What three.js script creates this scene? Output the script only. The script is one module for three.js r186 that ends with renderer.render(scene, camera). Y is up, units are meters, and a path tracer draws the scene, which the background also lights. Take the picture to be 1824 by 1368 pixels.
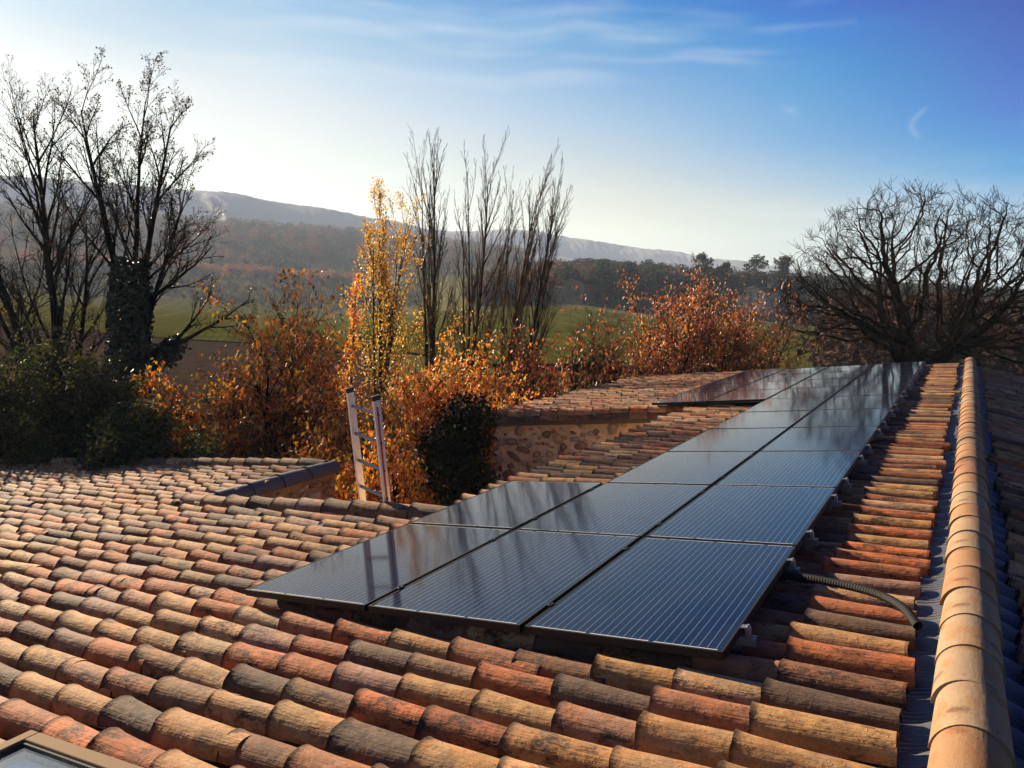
import * as THREE from 'three';
import { mergeGeometries as mergeAll } from 'three/addons/utils/BufferGeometryUtils.js';
import { RoundedBoxGeometry } from 'three/addons/geometries/RoundedBoxGeometry.js';

// ------------------------------------------------------------------ camera, sky, sun, exposure
const scene = new THREE.Scene();
const D2R = Math.PI / 180;
const camera = new THREE.PerspectiveCamera(52.68, 4 / 3, 0.05, 20000);
camera.position.set(0.689, 1.59, 3.19);
camera.rotation.set(-8.947 * D2R, 29.877 * D2R, 4 * D2R, 'YXZ');
camera.updateMatrixWorld(true);
scene.add(camera);
const renderer = new THREE.WebGLRenderer({ antialias: true });
renderer.toneMapping = THREE.LinearToneMapping;
const EXPOSURE = 3.5;
renderer.toneMappingExposure = EXPOSURE;
renderer.shadowMap.enabled = true;
const SUN_AZ = 75 * D2R, SUN_EL = 15 * D2R;
const SUN = new THREE.Vector3(-Math.sin(SUN_AZ) * Math.cos(SUN_EL), Math.sin(SUN_EL), -Math.cos(SUN_AZ) * Math.cos(SUN_EL));
const sun = new THREE.DirectionalLight(new THREE.Color().setRGB(1, 0.79, 0.54), 5);
sun.position.copy(SUN).multiplyScalar(200);
sun.castShadow = true;
sun.shadow.radius = 1.2;
sun.shadow.mapSize.set(4096, 4096);
Object.assign(sun.shadow.camera, { left: -60, right: 60, top: 60, bottom: -60, near: 1, far: 500 });
scene.add(sun, sun.target);
scene.fog = new THREE.FogExp2(new THREE.Color().setRGB(0.60, 0.76, 1.0), 0.00034);

// ------------------------------------------------------------------ random and noise
function rng(seed) { let a = seed >>> 0; return () => { a = (a + 0x6d2b79f5) | 0; let t = Math.imul(a ^ (a >>> 15), 1 | a); t = (t + Math.imul(t ^ (t >>> 7), 61 | t)) ^ t; return ((t ^ (t >>> 14)) >>> 0) / 4294967296; }; }
function hash(x, y, s) { let h = Math.imul(x, 374761393) ^ Math.imul(y, 668265263) ^ Math.imul(s, 2147483647 - 58); h = Math.imul(h ^ (h >>> 13), 1274126177); return ((h ^ (h >>> 16)) >>> 0) / 4294967296; }
const mod = (a, n) => ((a % n) + n) % n;
function vnoise(x, y, s, wx = 1 << 20, wy = 1 << 20) {            // value noise, periodic in wx, wy cells
  const x0 = Math.floor(x), y0 = Math.floor(y); let fx = x - x0, fy = y - y0;
  fx = fx * fx * (3 - 2 * fx); fy = fy * fy * (3 - 2 * fy);
  const a = mod(x0, wx), b = mod(x0 + 1, wx), c = mod(y0, wy), d = mod(y0 + 1, wy);
  const p = hash(a, c, s), q = hash(b, c, s), r = hash(a, d, s), t = hash(b, d, s);
  return p + (q - p) * fx + (r - p) * fy + (p - q - r + t) * fx * fy;
}
function fbm(x, y, s, oct = 4, wx = 1 << 20, wy = 1 << 20) { let v = 0, a = 0.5, n = 0; for (let i = 0; i < oct; i++) { v += a * vnoise(x, y, s + i * 17, wx, wy); n += a; a *= 0.5; x *= 2; y *= 2; wx *= 2; wy *= 2; } return v / n; }
const clamp = (x, a = 0, b = 1) => Math.min(b, Math.max(a, x));
const sstep = (a, b, x) => { const t = clamp((x - a) / (b - a)); return t * t * (3 - 2 * t); };
const lerp = (a, b, t) => a + (b - a) * t;

// ------------------------------------------------------------------ the computed sky
{
  const W = 2048, H = 1024, data = new Float32Array(W * H * 4);
  // clear winter air: colour by the angle round from the sun (columns) and by height above the horizon (rows)
  const cols = [
    [28, [[0, 1.0, 0.97, 0.90], [5.2, 0.98, 0.97, 0.93], [9.7, 0.86, 0.86, 0.87], [12.3, 0.60, 0.70, 0.80], [14.6, 0.47, 0.62, 0.79], [18, 0.34, 0.53, 0.77]]],
    [37, [[0, 0.97, 0.93, 0.86], [5.6, 0.90, 0.905, 0.86], [8.8, 0.81, 0.815, 0.84], [11.6, 0.66, 0.745, 0.84], [13.7, 0.48, 0.63, 0.79], [15.7, 0.366, 0.552, 0.79], [18, 0.25, 0.44, 0.75]]],
    [61, [[0, 0.90, 0.80, 0.70], [3.1, 0.776, 0.716, 0.658], [5.5, 0.687, 0.672, 0.658], [7.4, 0.552, 0.604, 0.672], [10, 0.392, 0.527, 0.716], [12.9, 0.25, 0.42, 0.70], [15.7, 0.127, 0.342, 0.658], [17.7, 0.08, 0.254, 0.631]]],
    [72.5, [[0, 0.66, 0.60, 0.58], [2.7, 0.617, 0.591, 0.591], [4.9, 0.578, 0.591, 0.617], [6.4, 0.434, 0.527, 0.658], [9.3, 0.223, 0.402, 0.672], [13.1, 0.115, 0.32, 0.644], [15.8, 0.068, 0.235, 0.631], [17.7, 0.032, 0.15, 0.578]]],
    [85, [[0, 0.56, 0.54, 0.58], [4, 0.47, 0.52, 0.62], [6, 0.305, 0.434, 0.644], [7.7, 0.127, 0.332, 0.631], [10.9, 0.048, 0.195, 0.604], [14, 0.025, 0.135, 0.515], [17, 0.014, 0.10, 0.425]]],
    [180, [[0, 0.15, 0.18, 0.28], [4, 0.12, 0.17, 0.29], [8, 0.05, 0.11, 0.26], [14, 0.015, 0.066, 0.22], [18, 0.010, 0.052, 0.19]]]];
  const column = (rows, e) => { if (e >= rows[rows.length - 1][0]) { const r = rows[rows.length - 1], t = 1 - Math.exp(-(e - r[0]) / 13); return [lerp(r[1], 0.006, t), lerp(r[2], 0.034, t), lerp(r[3], 0.19, t)]; } let k = 0; while (e > rows[k + 1][0]) k++; const t = (e - rows[k][0]) / (rows[k + 1][0] - rows[k][0]); return [1, 2, 3].map((q) => lerp(rows[k][q], rows[k + 1][q], t)); };
  for (let j = 0; j < H; j++) {
    const e = ((j + 0.5) / H - 0.5) * Math.PI, y = Math.sin(e), ce = Math.cos(e), ed = Math.max(e / D2R, 0);
    const made = cols.map((q) => column(q[1], ed));
    for (let i = 0; i < W; i++) {
      const a = ((i + 0.5) / W - 0.5) * 2 * Math.PI, x = ce * Math.cos(a), z = ce * Math.sin(a);
      const g = Math.acos(clamp(x * SUN.x + y * SUN.y + z * SUN.z, -1, 1)) / D2R;
      let da = Math.abs(Math.atan2(-x, -z) / D2R - 84); if (da > 180) da = 360 - da; da = Math.max(da, 28);
      let k = 0; while (k < cols.length - 2 && da > cols[k + 1][0]) k++;
      let t = clamp((da - cols[k][0]) / (cols[k + 1][0] - cols[k][0])); if (k === 4) t = Math.pow(t, 1.15);
      const c = [0, 1, 2].map((q) => lerp(made[k][q], made[k + 1][q], t));
      // thin cirrus, drawn out in long level streaks, and the torn end of a vapour trail
      const azd = Math.atan2(-x, -z) / D2R, sx = Math.cos(azd * D2R) * 26, sy = Math.sin(azd * D2R) * 26, v = ed + 0.05 * (azd - 30);
      const bend = 1.6 * vnoise(sx * 0.16 + 3, sy * 0.16 + 40, 5) + 0.5 * vnoise(sx * 0.5 + 9, sy * 0.5 + 40, 6);
      const w1 = fbm(sx * 0.10 + 30, v * 0.16 + sy * 0.1, 3, 3), w2 = fbm((sx + sy) * 0.10 + 40, (v + bend) * 0.62, 9, 5), w3 = fbm((sx - sy) * 0.35 + 40, (v + bend) * 2.2, 19, 3);
      let cl = 0.40 * sstep(0.34, 0.60, w1) * sstep(0.44, 0.76, w2 * 0.70 + w3 * 0.30) * sstep(1, 5, ed) * (1 - sstep(24, 42, ed));
      const trail = Math.exp(-Math.pow((azd - 4.4 - 0.35 * Math.sin(ed * 2.6)) / 0.10, 2)) * sstep(9.2, 9.8, ed) * (1 - sstep(11.0, 11.6, ed)) + 0.7 * Math.exp(-Math.pow((azd - 12.2) / 0.5, 2) - Math.pow((ed - 11.2 - 0.15 * (azd - 12.2)) / 0.18, 2));
      cl = Math.max(cl, 0.26 * trail);
      const cc = [0.78, 0.82, 0.88]; for (let q = 0; q < 3; q++) c[q] = lerp(c[q], Math.max(cc[q], c[q]), cl);
      const gl = 0.4 * Math.exp(-Math.pow(g / 12, 2)) + 2.2 * Math.exp(-Math.pow(g / 5, 2));        // brightening round the sun
      c[0] += gl; c[1] += gl * 0.93; c[2] += gl * 0.78;
      const T = Math.exp(-0.00034 * Math.min(108 / Math.max(y, 0.04), 2200)), far = [0.50, 0.36, 0.46];       // seen through the valley's haze, so the sky above it is clearer than it looks
      for (let q = 0; q < 3; q++) c[q] = Math.max(c[q] - far[q] * (1 - T), 0.12 * c[q]) / T;
      const o = (j * W + i) * 4;
      data[o] = c[0] / EXPOSURE; data[o + 1] = c[1] / EXPOSURE; data[o + 2] = c[2] / EXPOSURE; data[o + 3] = 1;
    }
  }
  const sky = new THREE.DataTexture(data, W, H, THREE.RGBAFormat, THREE.FloatType);
  sky.mapping = THREE.EquirectangularReflectionMapping; sky.magFilter = sky.minFilter = THREE.LinearFilter; sky.needsUpdate = true;
  scene.background = sky; scene.environment = sky;
}

// ------------------------------------------------------------------ helpers for objects
const used = {};
function numbered(n) { if (!(n in used)) { used[n] = 0; return n; } used[n]++; return n + '_' + String(used[n]).padStart(3, '0'); }
function tag(o, label, category, group, kind) { if (label) o.userData.label = label; if (category) o.userData.category = category; if (group) o.userData.group = group; if (kind) o.userData.kind = kind; return o; }
function thing(name, label, category, pos = [0, 0, 0], group, kind) { const o = new THREE.Group(); o.name = numbered(name); o.position.set(...pos); scene.add(o); return tag(o, label, category, group, kind); }
function part(name, geo, mat, parent) { const m = new THREE.Mesh(geo, mat); m.name = parent === scene ? numbered(name) : name; m.castShadow = m.receiveShadow = true; parent.add(m); return m; }
const mergeGeometries = (list, groups) => { const flat = list.some((g) => !g.index) && list.some((g) => g.index); return mergeAll(flat ? list.map((g) => (g.index ? g.toNonIndexed() : g)) : list, groups); };
const box = (w, h, d, x = 0, y = 0, z = 0) => new THREE.BoxGeometry(w, h, d).translate(x, y, z);
const V = (x, y, z) => new THREE.Vector3(x, y, z);
const RGB = (r, g, b) => new THREE.Color().setRGB(r, g, b);
function canvasTex(w, h, f, srgb = true) {                        // f(u, v) -> [r, g, b] 0..255 or one grey number
  const d = new Uint8Array(w * h * 4);
  for (let j = 0; j < h; j++) for (let i = 0; i < w; i++) { const c = f(i / w, j / h), o = (j * w + i) * 4; if (typeof c === 'number') d[o] = d[o + 1] = d[o + 2] = c; else { d[o] = c[0]; d[o + 1] = c[1]; d[o + 2] = c[2]; } d[o + 3] = 255; }
  const t = new THREE.DataTexture(d, w, h, THREE.RGBAFormat); t.wrapS = t.wrapT = THREE.RepeatWrapping; t.magFilter = THREE.LinearFilter; t.minFilter = THREE.LinearFilter;
  if (srgb) t.colorSpace = THREE.SRGBColorSpace; t.needsUpdate = true; return t;
}
const std = (o) => new THREE.MeshStandardMaterial({ roughness: 0.9, ...o });
const phys = (o) => new THREE.MeshPhysicalMaterial({ roughness: 0.9, ...o });
// view basis: a point at a given depth on the line of sight through a place in the photograph (1824 x 1368)
const CAMR = camera.matrixWorld.clone().setPosition(0, 0, 0), FOC = 684 / Math.tan(26.34 * D2R);
function at(px, py, depth) { return V((px - 912) / FOC, -(py - 684) / FOC, -1).applyMatrix4(CAMR).multiplyScalar(depth).add(camera.position); }
const FWD = V(-Math.sin(29.877 * D2R), 0, -Math.cos(29.877 * D2R)), RGT = V(Math.cos(29.877 * D2R), 0, -Math.sin(29.877 * D2R));
const ground2 = (D, L) => V(camera.position.x + FWD.x * D + RGT.x * L, 0, camera.position.z + FWD.z * D + RGT.z * L);
function project(p) { const q = p.clone().sub(camera.position).applyMatrix4(CAMR.clone().invert()); return [912 + FOC * q.x / -q.z, 684 - FOC * q.y / -q.z, -q.z]; }
const TH = 10.623 * D2R;                                            // pitch of the roofs
const roofPoint = (s, h, z) => V(s * Math.cos(TH) - h * Math.sin(TH), s * Math.sin(TH) + h * Math.cos(TH), z);

// ------------------------------------------------------------------ terrain
function terrain(D, L) {
  const n = (fbm(D * 0.03 + 50, L * 0.03 + 50, 77, 3) - 0.5);
  const left = 1 - sstep(-0.25, 0.12, L / Math.max(D, 20));
  const hl = -6 - 2.5 * sstep(22, 75, D) - 14.0 * sstep(55, 300, D) + 3.5 * sstep(300, 450, D) + 31 * sstep(440, 860, D) + 8 * sstep(860, 1200, D);
  const hr = -6 - 2.2 * sstep(30, 165, D) + 1.6 * sstep(165, 215, D) + 6 * sstep(230, 420, D);
  let h = 0;
  h += 40 * sstep(-0.66 * D, -1.15 * D, L) * sstep(200, 420, D);  // rise out of view on the left, added to throw shade on the slope
  h += lerp(hr, hl, left) + n * sstep(30, 120, D) * 1.6;
  return h;
}
const DL = (p) => { const q = p.clone().sub(camera.position); return [q.dot(FWD), q.dot(RGT)]; };
const groundAt = (p) => terrain(...DL(p));
function terrainSheet(D0, D1, nD, L0, L1, nL, lift, inside) {
  const pos = [], uv = [], idx = [];
  for (let i = 0; i <= nD; i++) for (let j = 0; j <= nL; j++) {
    const D = lerp(D0, D1, i / nD), La = typeof L0 === 'function' ? L0(D) : L0, Lb = typeof L1 === 'function' ? L1(D) : L1, L = lerp(La, Lb, j / nL), [DD, LL] = inside ? inside(i / nD, j / nL) : [D, L], p = ground2(DD, LL);
    pos.push(p.x, terrain(DD, LL) + lift, p.z); uv.push(LL, DD);
  }
  const w = nL + 1;
  for (let i = 0; i < nD; i++) for (let j = 0; j < nL; j++) { const a = i * w + j; idx.push(a, a + 1, a + w, a + 1, a + w + 1, a + w); }
  const g = new THREE.BufferGeometry(); g.setAttribute('position', new THREE.Float32BufferAttribute(pos, 3)); g.setAttribute('uv', new THREE.Float32BufferAttribute(uv, 2)); g.setIndex(idx); g.computeVertexNormals(); return g;
}
const groundTex = canvasTex(512, 512, (u, v) => { const n = fbm(u * 16, v * 16, 4, 5, 16, 16), m = fbm(u * 64, v * 64, 8, 3, 64, 64); return [90 + 80 * n + 30 * m, 88 + 74 * n + 34 * m, 62 + 50 * n + 26 * m]; });
groundTex.repeat.set(1 / 14, 1 / 14);
part('ground', terrainSheet(-40, 1500, 200, -700, 700, 110, 0), phys({ specularIntensity: 0, color: RGB(0.34, 0.32, 0.22), map: groundTex }), scene).userData.kind = 'structure';
// the sown green field with drill lines, the ploughed strip in front of it
const drill = canvasTex(1024, 1024, (u, v) => { const n = fbm(u * 24, v * 24, 14, 4, 24, 24), r = 0.5 + 0.5 * Math.sin((u * 1.0 + 0.012 * vnoise(u * 8, v * 8, 2, 8, 8)) * Math.PI * 2 * 40), m = vnoise(u * 180, v * 180, 31, 180, 180), tr = Math.pow(0.5 + 0.5 * Math.cos(u * Math.PI * 4), 60); const k = 0.55 + 0.5 * n + 0.22 * r * m; return [106 * k + 34 * tr, 116 * k + 18 * tr, 54 * k + 14 * tr]; });
drill.repeat.set(1 / 30, 1 / 30); drill.rotation = 0.32;
part('field', terrainSheet(0, 1, 140, 0, 1, 140, 0.3, (a, b) => { const u = lerp(-0.8, 0.42, b), far = lerp(305, 170, sstep(-0.32, 0.12, u)) + 3 * Math.sin(b * 21), near = lerp(79, 60, sstep(-0.2, 0.0, u)); const D = lerp(near, far, a); return [D, u * D + 6 * sstep(0.2, 0.42, u) ]; }), phys({ specularIntensity: 0, color: RGB(0.52, 0.44, 0.29), map: drill }), scene).userData.kind = 'structure';
const clod = canvasTex(512, 512, (u, v) => { const n = fbm(u * 30, v * 30, 6, 4, 30, 30), m = vnoise(u * 130, v * 50, 3, 130, 50); const k = 0.5 + 0.5 * n + 0.35 * m; return [92 * k, 82 * k, 74 * k]; });
clod.repeat.set(1 / 12, 1 / 12);
const plough = terrainSheet(34, 80, 40, (D) => -D * 0.78, (D) => lerp(-0.16, -0.2, sstep(40, 80, D)) * D, 90, 0.2);
part('ploughed_field', plough, phys({ specularIntensity: 0, color: RGB(0.40, 0.36, 0.34), map: clod, bumpMap: clod, bumpScale: 0.2 }), scene).userData.kind = 'structure';

// ------------------------------------------------------------------ far hills (real ridges, far off)
function hill(label, az0, az1, dist, heights, seed, depth, color, name = 'hill') {
  const n = 560, pos = [], idx = [], rows = 30;
  for (let i = 0; i <= n; i++) {
    const t = i / n, az = lerp(az0, az1, t) * D2R;
    const k = t * (heights.length - 1), k0 = Math.min(Math.floor(k), heights.length - 2); let f = k - k0; f = f * f * (3 - 2 * f);
    const top = lerp(heights[k0], heights[k0 + 1], f) * dist * Math.tan(1 * D2R);
    for (let j = 0; j < rows; j++) {
      const q = j / (rows - 1), r = dist + depth * (q - 0.5), X = Math.sin(az) * r, Z = Math.cos(az) * r, shape = Math.sin(Math.PI * q);
      const rough = ((fbm(X / 90 + 60, Z / 90 + 60, seed, 3) - 0.5) * 9 + (vnoise(X / 7 + 900, Z / 7 + 900, seed + 4) - 0.4) * 2.4) * shape * dist / 1500;
      pos.push(camera.position.x - X, -25 + (top + 25) * Math.pow(Math.max(shape, 0), 0.8) + rough, camera.position.z - Z);
    }
  }
  for (let i = 0; i < n; i++) for (let j = 0; j < rows - 1; j++) { const a = i * rows + j; idx.push(a, a + rows, a + 1, a + 1, a + rows, a + rows + 1); }
  const g = new THREE.BufferGeometry(); g.setAttribute('position', new THREE.Float32BufferAttribute(pos, 3)); g.setIndex(idx); g.computeVertexNormals();
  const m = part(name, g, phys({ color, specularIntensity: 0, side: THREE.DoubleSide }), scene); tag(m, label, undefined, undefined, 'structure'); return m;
}
hill('wooded hill rising in haze behind the left woods', 82, 24, 1650, [2.3, 2.4, 2.6, 2.85, 3.05, 3.2, 3.3, 2.9, 2.35, 1.7, 1.0, 0.4], 5, 620, RGB(0.25, 0.245, 0.23));  // pale base colour stands in for haze beyond what the fog gives
hill('faint mountain ridge far away over the right woods', 46, -10, 1950, [0.8, 1.3, 1.9, 2.3, 2.0, 1.6, 1.2, 0.8, 0.5, 0.3, 0.2, 0.1], 9, 600, RGB(0.28, 0.265, 0.26), 'mountain');  // haze on this ridge is partly painted in by its light colour

// ------------------------------------------------------------------ roof tiles
const tileTex = [], tileBump = [];
const mixc = (a, b, t) => [lerp(a[0], b[0], t), lerp(a[1], b[1], t), lerp(a[2], b[2], t)];
for (let k = 0; k < 7; k++) {
  const s = 100 + k * 31;
  tileTex.push(canvasTex(512, 256, (u, v) => {
    const streak = fbm(u * 5, v * 40, s, 4, 5, 40), blot = fbm(u * 7, v * 5, s + 3, 5, 7, 5), fine = vnoise(u * 200, v * 100, s + 5, 200, 100), wash = fbm(u * 3, v * 2, s + 9, 3, 3, 2);
    let c = mixc([196, 186, 176], [252, 244, 234], clamp(0.1 + streak * 0.9));
    c = mixc(c, [255, 214, 170], sstep(0.5, 0.7, wash) * 0.55);                       // warmer patches where the skin wore off
    const pale = sstep(0.56 - 0.03 * (k % 3), 0.72, fbm(u * 6 + 3, v * 7, s + 21, 5, 6, 7)); c = mixc(c, [236, 232, 240], pale * (k % 2 ? 0.75 : 0.35));   // lime bloom
    const moss = sstep(0.52 - 0.03 * (k === 2 || k === 5 ? 1.3 : k === 6 ? 2.2 : 0), 0.80, fbm(u * 7, v * 9, s + 40, 6, 7, 9) * 0.66 + 0.34 * fbm(u * 40, v * 50, s + 44, 3, 40, 50)); c = mixc(c, [50, 38, 30], moss * [0.42, 0.5, 0.95, 0.45, 0.7, 0.95, 1][k]);
    const yell = sstep(0.66, 0.8, fbm(u * 14, v * 9, s + 60, 4, 14, 9)); c = mixc(c, [214, 176, 84], yell * 0.6);
    const lich = sstep(0.72, 0.82, fbm(u * 22, v * 15, s + 80, 4, 22, 15)); c = mixc(c, [226, 220, 200], lich * 0.6);
    const edge = sstep(0.055, 0.0, u + (blot - 0.5) * 0.06); c = mixc(c, [70, 52, 42], edge * 0.55);
    const pit = vnoise(u * 60, v * 34, s + 70, 60, 34) > 0.93 ? 0.6 : 1; const f = (0.86 + 0.2 * fine) * (0.8 + 0.4 * blot) * pit;
    return [clamp(c[0] * f, 0, 255), clamp(c[1] * f, 0, 255), clamp(c[2] * f, 0, 255)];
  }));
}
for (let k = 0; k < 2; k++) tileBump.push(canvasTex(512, 256, (u, v) => { const s = 400 + k * 50; const st = fbm(u * 6, v * 44, s, 4, 6, 44), b = fbm(u * 16, v * 12, s + 4, 4, 16, 12), pit = vnoise(u * 60, v * 34, 100 + k * 31 + 70, 60, 34) > 0.93 ? -0.3 : 0; return clamp(255 * (0.42 * st + 0.5 * b + pit), 0, 255); }, false));
const tileColors = [[.45, .29, .12], [.44, .30, .15], [.36, .175, .09], [.43, .155, .05], [.20, .10, .05], [.30, .20, .17], [.38, .25, .11], [.13, .085, .06], [.38, .21, .13], [.33, .13, .055], [.49, .36, .22], [.27, .165, .085]];
const tileMats = [];
tileColors.forEach((c, i) => { for (let q = 0; q < 3; q++) { const d = 0.87 + 0.12 * q; tileMats.push(std({ color: RGB(c[0] * d, c[1] * d * 0.92, c[2] * d * 0.88), map: tileTex[(i * 3 + q * 2) % 7], bumpMap: tileBump[(i + q) % 2], bumpScale: 0.006, roughness: 0.88 })); } });
// a curved clay tile: x runs up the slope from the wide lower end, arch over +y
function tileGeo(seed, len, r0, r1, nu, nv, { thick = 0.014, lip = 0.006, warp = 0.006, span = 96 } = {}) {
  const R = rng(seed), ph = [R() * 9, R() * 9, R() * 9, R() * 9], uo = R(), vo = R(), pos = [], uv = [], idx = [];
  const pt = (t, a, dr) => {
    const l = Math.exp(-t * len / 0.022);
    let r = lerp(r0, r1, t) + lip * l - dr + warp * 0.35 * Math.sin(a * 2.3 + ph[0] + t * 2) + warp * 0.25 * Math.sin(t * 7 + ph[1]);
    const wob = 0.010 * (vnoise(a * 2.2 + seed, 3, 5) - 0.5) * (t < 0.5 ? 1 : 0.6);
    return [t * len + wob * (t < 0.01 || t > 0.99 ? 1 : 0), r * Math.cos(a) + warp * 0.5 * Math.sin(t * 3 + ph[2]), r * Math.sin(a) * 1.02];
  };
  const ts = [0, 0.035, 0.1, 0.3, 0.55, 0.8, 1]; const tt = nv >= 6 ? ts : nv === 4 ? [0, 0.06, 0.4, 0.75, 1] : [0, 0.08, 1];
  const A = (i, n) => lerp(-span, span, i / n) * D2R;
  const grid = (n, tl, dr, flip) => { const b = pos.length / 3; for (const t of tl) for (let i = 0; i <= n; i++) { pos.push(...pt(t, A(i, n), dr)); uv.push(uo * 0 + t * len * 2, vo + i / n); } const w = n + 1; for (let j = 0; j < tl.length - 1; j++) for (let i = 0; i < n; i++) { const a = b + j * w + i; flip ? idx.push(a, a + w, a + 1, a + 1, a + w, a + w + 1) : idx.push(a, a + 1, a + w, a + 1, a + w + 1, a + w); } };
  grid(nu, tt, 0, true); grid(Math.max(6, nu >> 1), [0, 1], thick, false);
  for (const t of [0, 1]) { const b = pos.length / 3; for (let i = 0; i <= nu; i++) { pos.push(...pt(t, A(i, nu), 0), ...pt(t, A(i, nu), thick)); uv.push(t * len * 2, vo + i / nu, t * len * 2 + 0.02, vo + i / nu); } for (let i = 0; i < nu; i++) { const a = b + 2 * i; t ? idx.push(a, a + 1, a + 2, a + 1, a + 3, a + 2) : idx.push(a, a + 2, a + 1, a + 1, a + 2, a + 3); } }
  for (const a of [-span, span]) { const b = pos.length / 3; for (const t of [0, 1]) { pos.push(...pt(t, a * D2R, 0), ...pt(t, a * D2R, thick)); uv.push(t * len * 2, 0, t * len * 2, 0.03); } a < 0 ? idx.push(b, b + 2, b + 1, b + 1, b + 2, b + 3) : idx.push(b, b + 1, b + 2, b + 1, b + 3, b + 2); }
  const g = new THREE.BufferGeometry(); g.setAttribute('position', new THREE.Float32BufferAttribute(pos, 3)); g.setAttribute('uv', new THREE.Float32BufferAttribute(uv, 2)); g.setIndex(idx); g.computeVertexNormals(); return g;
}
const channelMat = std({ color: RGB(0.05, 0.03, 0.02), map: tileTex[2], roughness: 0.95 });  // near-black: shade of the gaps between tile rows is put into the colour
const TILE_L = 0.5, PITCH = 0.222, GAUGE = 0.4, BASE_H = -0.186;
const tileHi = [], tileLo = [];
for (let k = 0; k < 14; k++) { const R = rng(900 + k), r = 0.0885 + (R() - 0.5) * 0.010, q = 0.072 + (R() - 0.5) * 0.008, L = TILE_L + (R() - 0.5) * 0.03; tileHi.push(tileGeo(1000 + k, L, r, q, 14, 6)); tileLo.push(tileGeo(1000 + k, L, r, q, 8, 3)); }
// places tiles; the biggest in view become single tiles, the rest one joined part
function layTiles(roof, list, most = 290) {
  roof.updateWorldMatrix(true, false);
  const m = new THREE.Matrix4(), q = new THREE.Quaternion(), e = new THREE.Euler();
  for (const t of list) { const p = V(t.s + 0.25, t.h + 0.08, t.z).applyMatrix4(roof.matrixWorld), [x, y, d] = project(p); t.rank = d > 0.2 && x > -60 && x < 1884 && y > -40 && y < 1440 && !t.dim ? d : 1e4 + Math.abs(d); }
  list.sort((a, b) => a.rank - b.rank);
  const rest = new Map();
  list.forEach((t, i) => {
    e.set(t.rx, t.ry, t.rz, 'XYZ');
    if (i < most && t.rank < 1e4) { const o = part('tile', tileHi[t.v], tileMats[t.m], roof); o.position.set(t.s, t.h, t.z); o.rotation.copy(e); o.scale.set(t.k, t.k * t.y, t.k * t.w); return; }
    m.compose(V(t.s, t.h, t.z), q.setFromEuler(e), V(t.k, t.k * t.y, t.k * t.w));
    const g = (t.rank < 9 ? tileHi : tileLo)[t.v].clone().applyMatrix4(m); (rest.get(t.m) ?? rest.set(t.m, []).get(t.m)).push(g);
  });
  if (rest.size) { const keys = [...rest.keys()].sort((a, b) => a - b), g = mergeGeometries(keys.map((k) => mergeGeometries(rest.get(k))), true); const o = part('tile', g, keys.map((k) => tileMats[k]), roof); o.userData.kind = 'stuff'; }
}
// fill a stretch of roof: rows run along s (up the slope), rows follow each other along z
function tileRows(list, z0, z1, sLo, sTop, seed, skip, tone) {
  const R = rng(seed);
  const k0 = Math.ceil((0.045 - z1) / PITCH), k1 = Math.floor((0.045 - z0) / PITCH);
  for (let k = k0; k <= k1; k++) {
    const z = 0.045 - k * PITCH, H = rng(k * 977 + 31 + (seed > 50 ? 7 : 0)), jit = (H() - 0.5) * 0.07, lo = typeof sLo === 'function' ? sLo(z) : sLo; let phase = (H() - 0.5) * 0.1;
    for (let j = 0; j < 60; j++) {
      const G = rng(k * 7919 + j * 104729 + seed * 13 + 5); if (j === 2) phase += (G() - 0.5) * 0.16;
      const s = sTop - TILE_L - j * GAUGE + (j > 0 ? phase : jit * 0.6) + (G() - 0.5) * 0.03; if (s < lo - 0.1) break;
      if (skip && skip(s, z)) { continue; }
      const mm = G(), pick = Math.floor((tone ? tone(G, s, z) : mm) * tileMats.length) % tileMats.length;
      const slip = G() < 0.07 ? 1 : 0; list.push({ s: s + slip * (G() - 0.6) * 0.1, h: BASE_H + (G() - 0.5) * 0.016 + 0.05 * (fbm(s * 0.5 + 40, z * 0.5 + 40, 66, 2) - 0.5), z: z + (G() - 0.5) * 0.018, rx: (G() - 0.5) * 0.16, ry: (G() - 0.5) * (0.055 + slip * 0.14), rz: -0.022 + (G() - 0.5) * 0.04, k: 0.955 + G() * 0.09, w: 0.90 + G() * 0.17, y: 0.90 + G() * 0.16, v: Math.floor(G() * 14), m: pick });
    }
  }
}
// hollow channel tiles that lie between the rows: shown only as the bottoms of the gutters
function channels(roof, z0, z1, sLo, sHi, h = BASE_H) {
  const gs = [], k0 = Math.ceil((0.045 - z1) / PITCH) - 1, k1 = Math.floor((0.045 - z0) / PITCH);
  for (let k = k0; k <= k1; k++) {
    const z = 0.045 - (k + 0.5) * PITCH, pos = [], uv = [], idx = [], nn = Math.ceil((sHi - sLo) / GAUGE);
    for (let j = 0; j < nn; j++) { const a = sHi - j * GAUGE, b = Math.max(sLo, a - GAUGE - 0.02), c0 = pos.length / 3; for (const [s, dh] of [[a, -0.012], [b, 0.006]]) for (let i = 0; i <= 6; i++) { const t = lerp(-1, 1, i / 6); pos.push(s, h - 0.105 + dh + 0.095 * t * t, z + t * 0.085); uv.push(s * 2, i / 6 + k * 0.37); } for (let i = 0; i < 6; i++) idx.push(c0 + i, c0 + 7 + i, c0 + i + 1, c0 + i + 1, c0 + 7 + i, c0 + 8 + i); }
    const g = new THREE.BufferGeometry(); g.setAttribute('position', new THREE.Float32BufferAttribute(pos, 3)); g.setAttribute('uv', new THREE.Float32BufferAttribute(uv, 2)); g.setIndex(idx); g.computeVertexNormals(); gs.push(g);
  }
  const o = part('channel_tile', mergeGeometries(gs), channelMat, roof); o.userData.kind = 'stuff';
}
const GY = -6.05;
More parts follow.
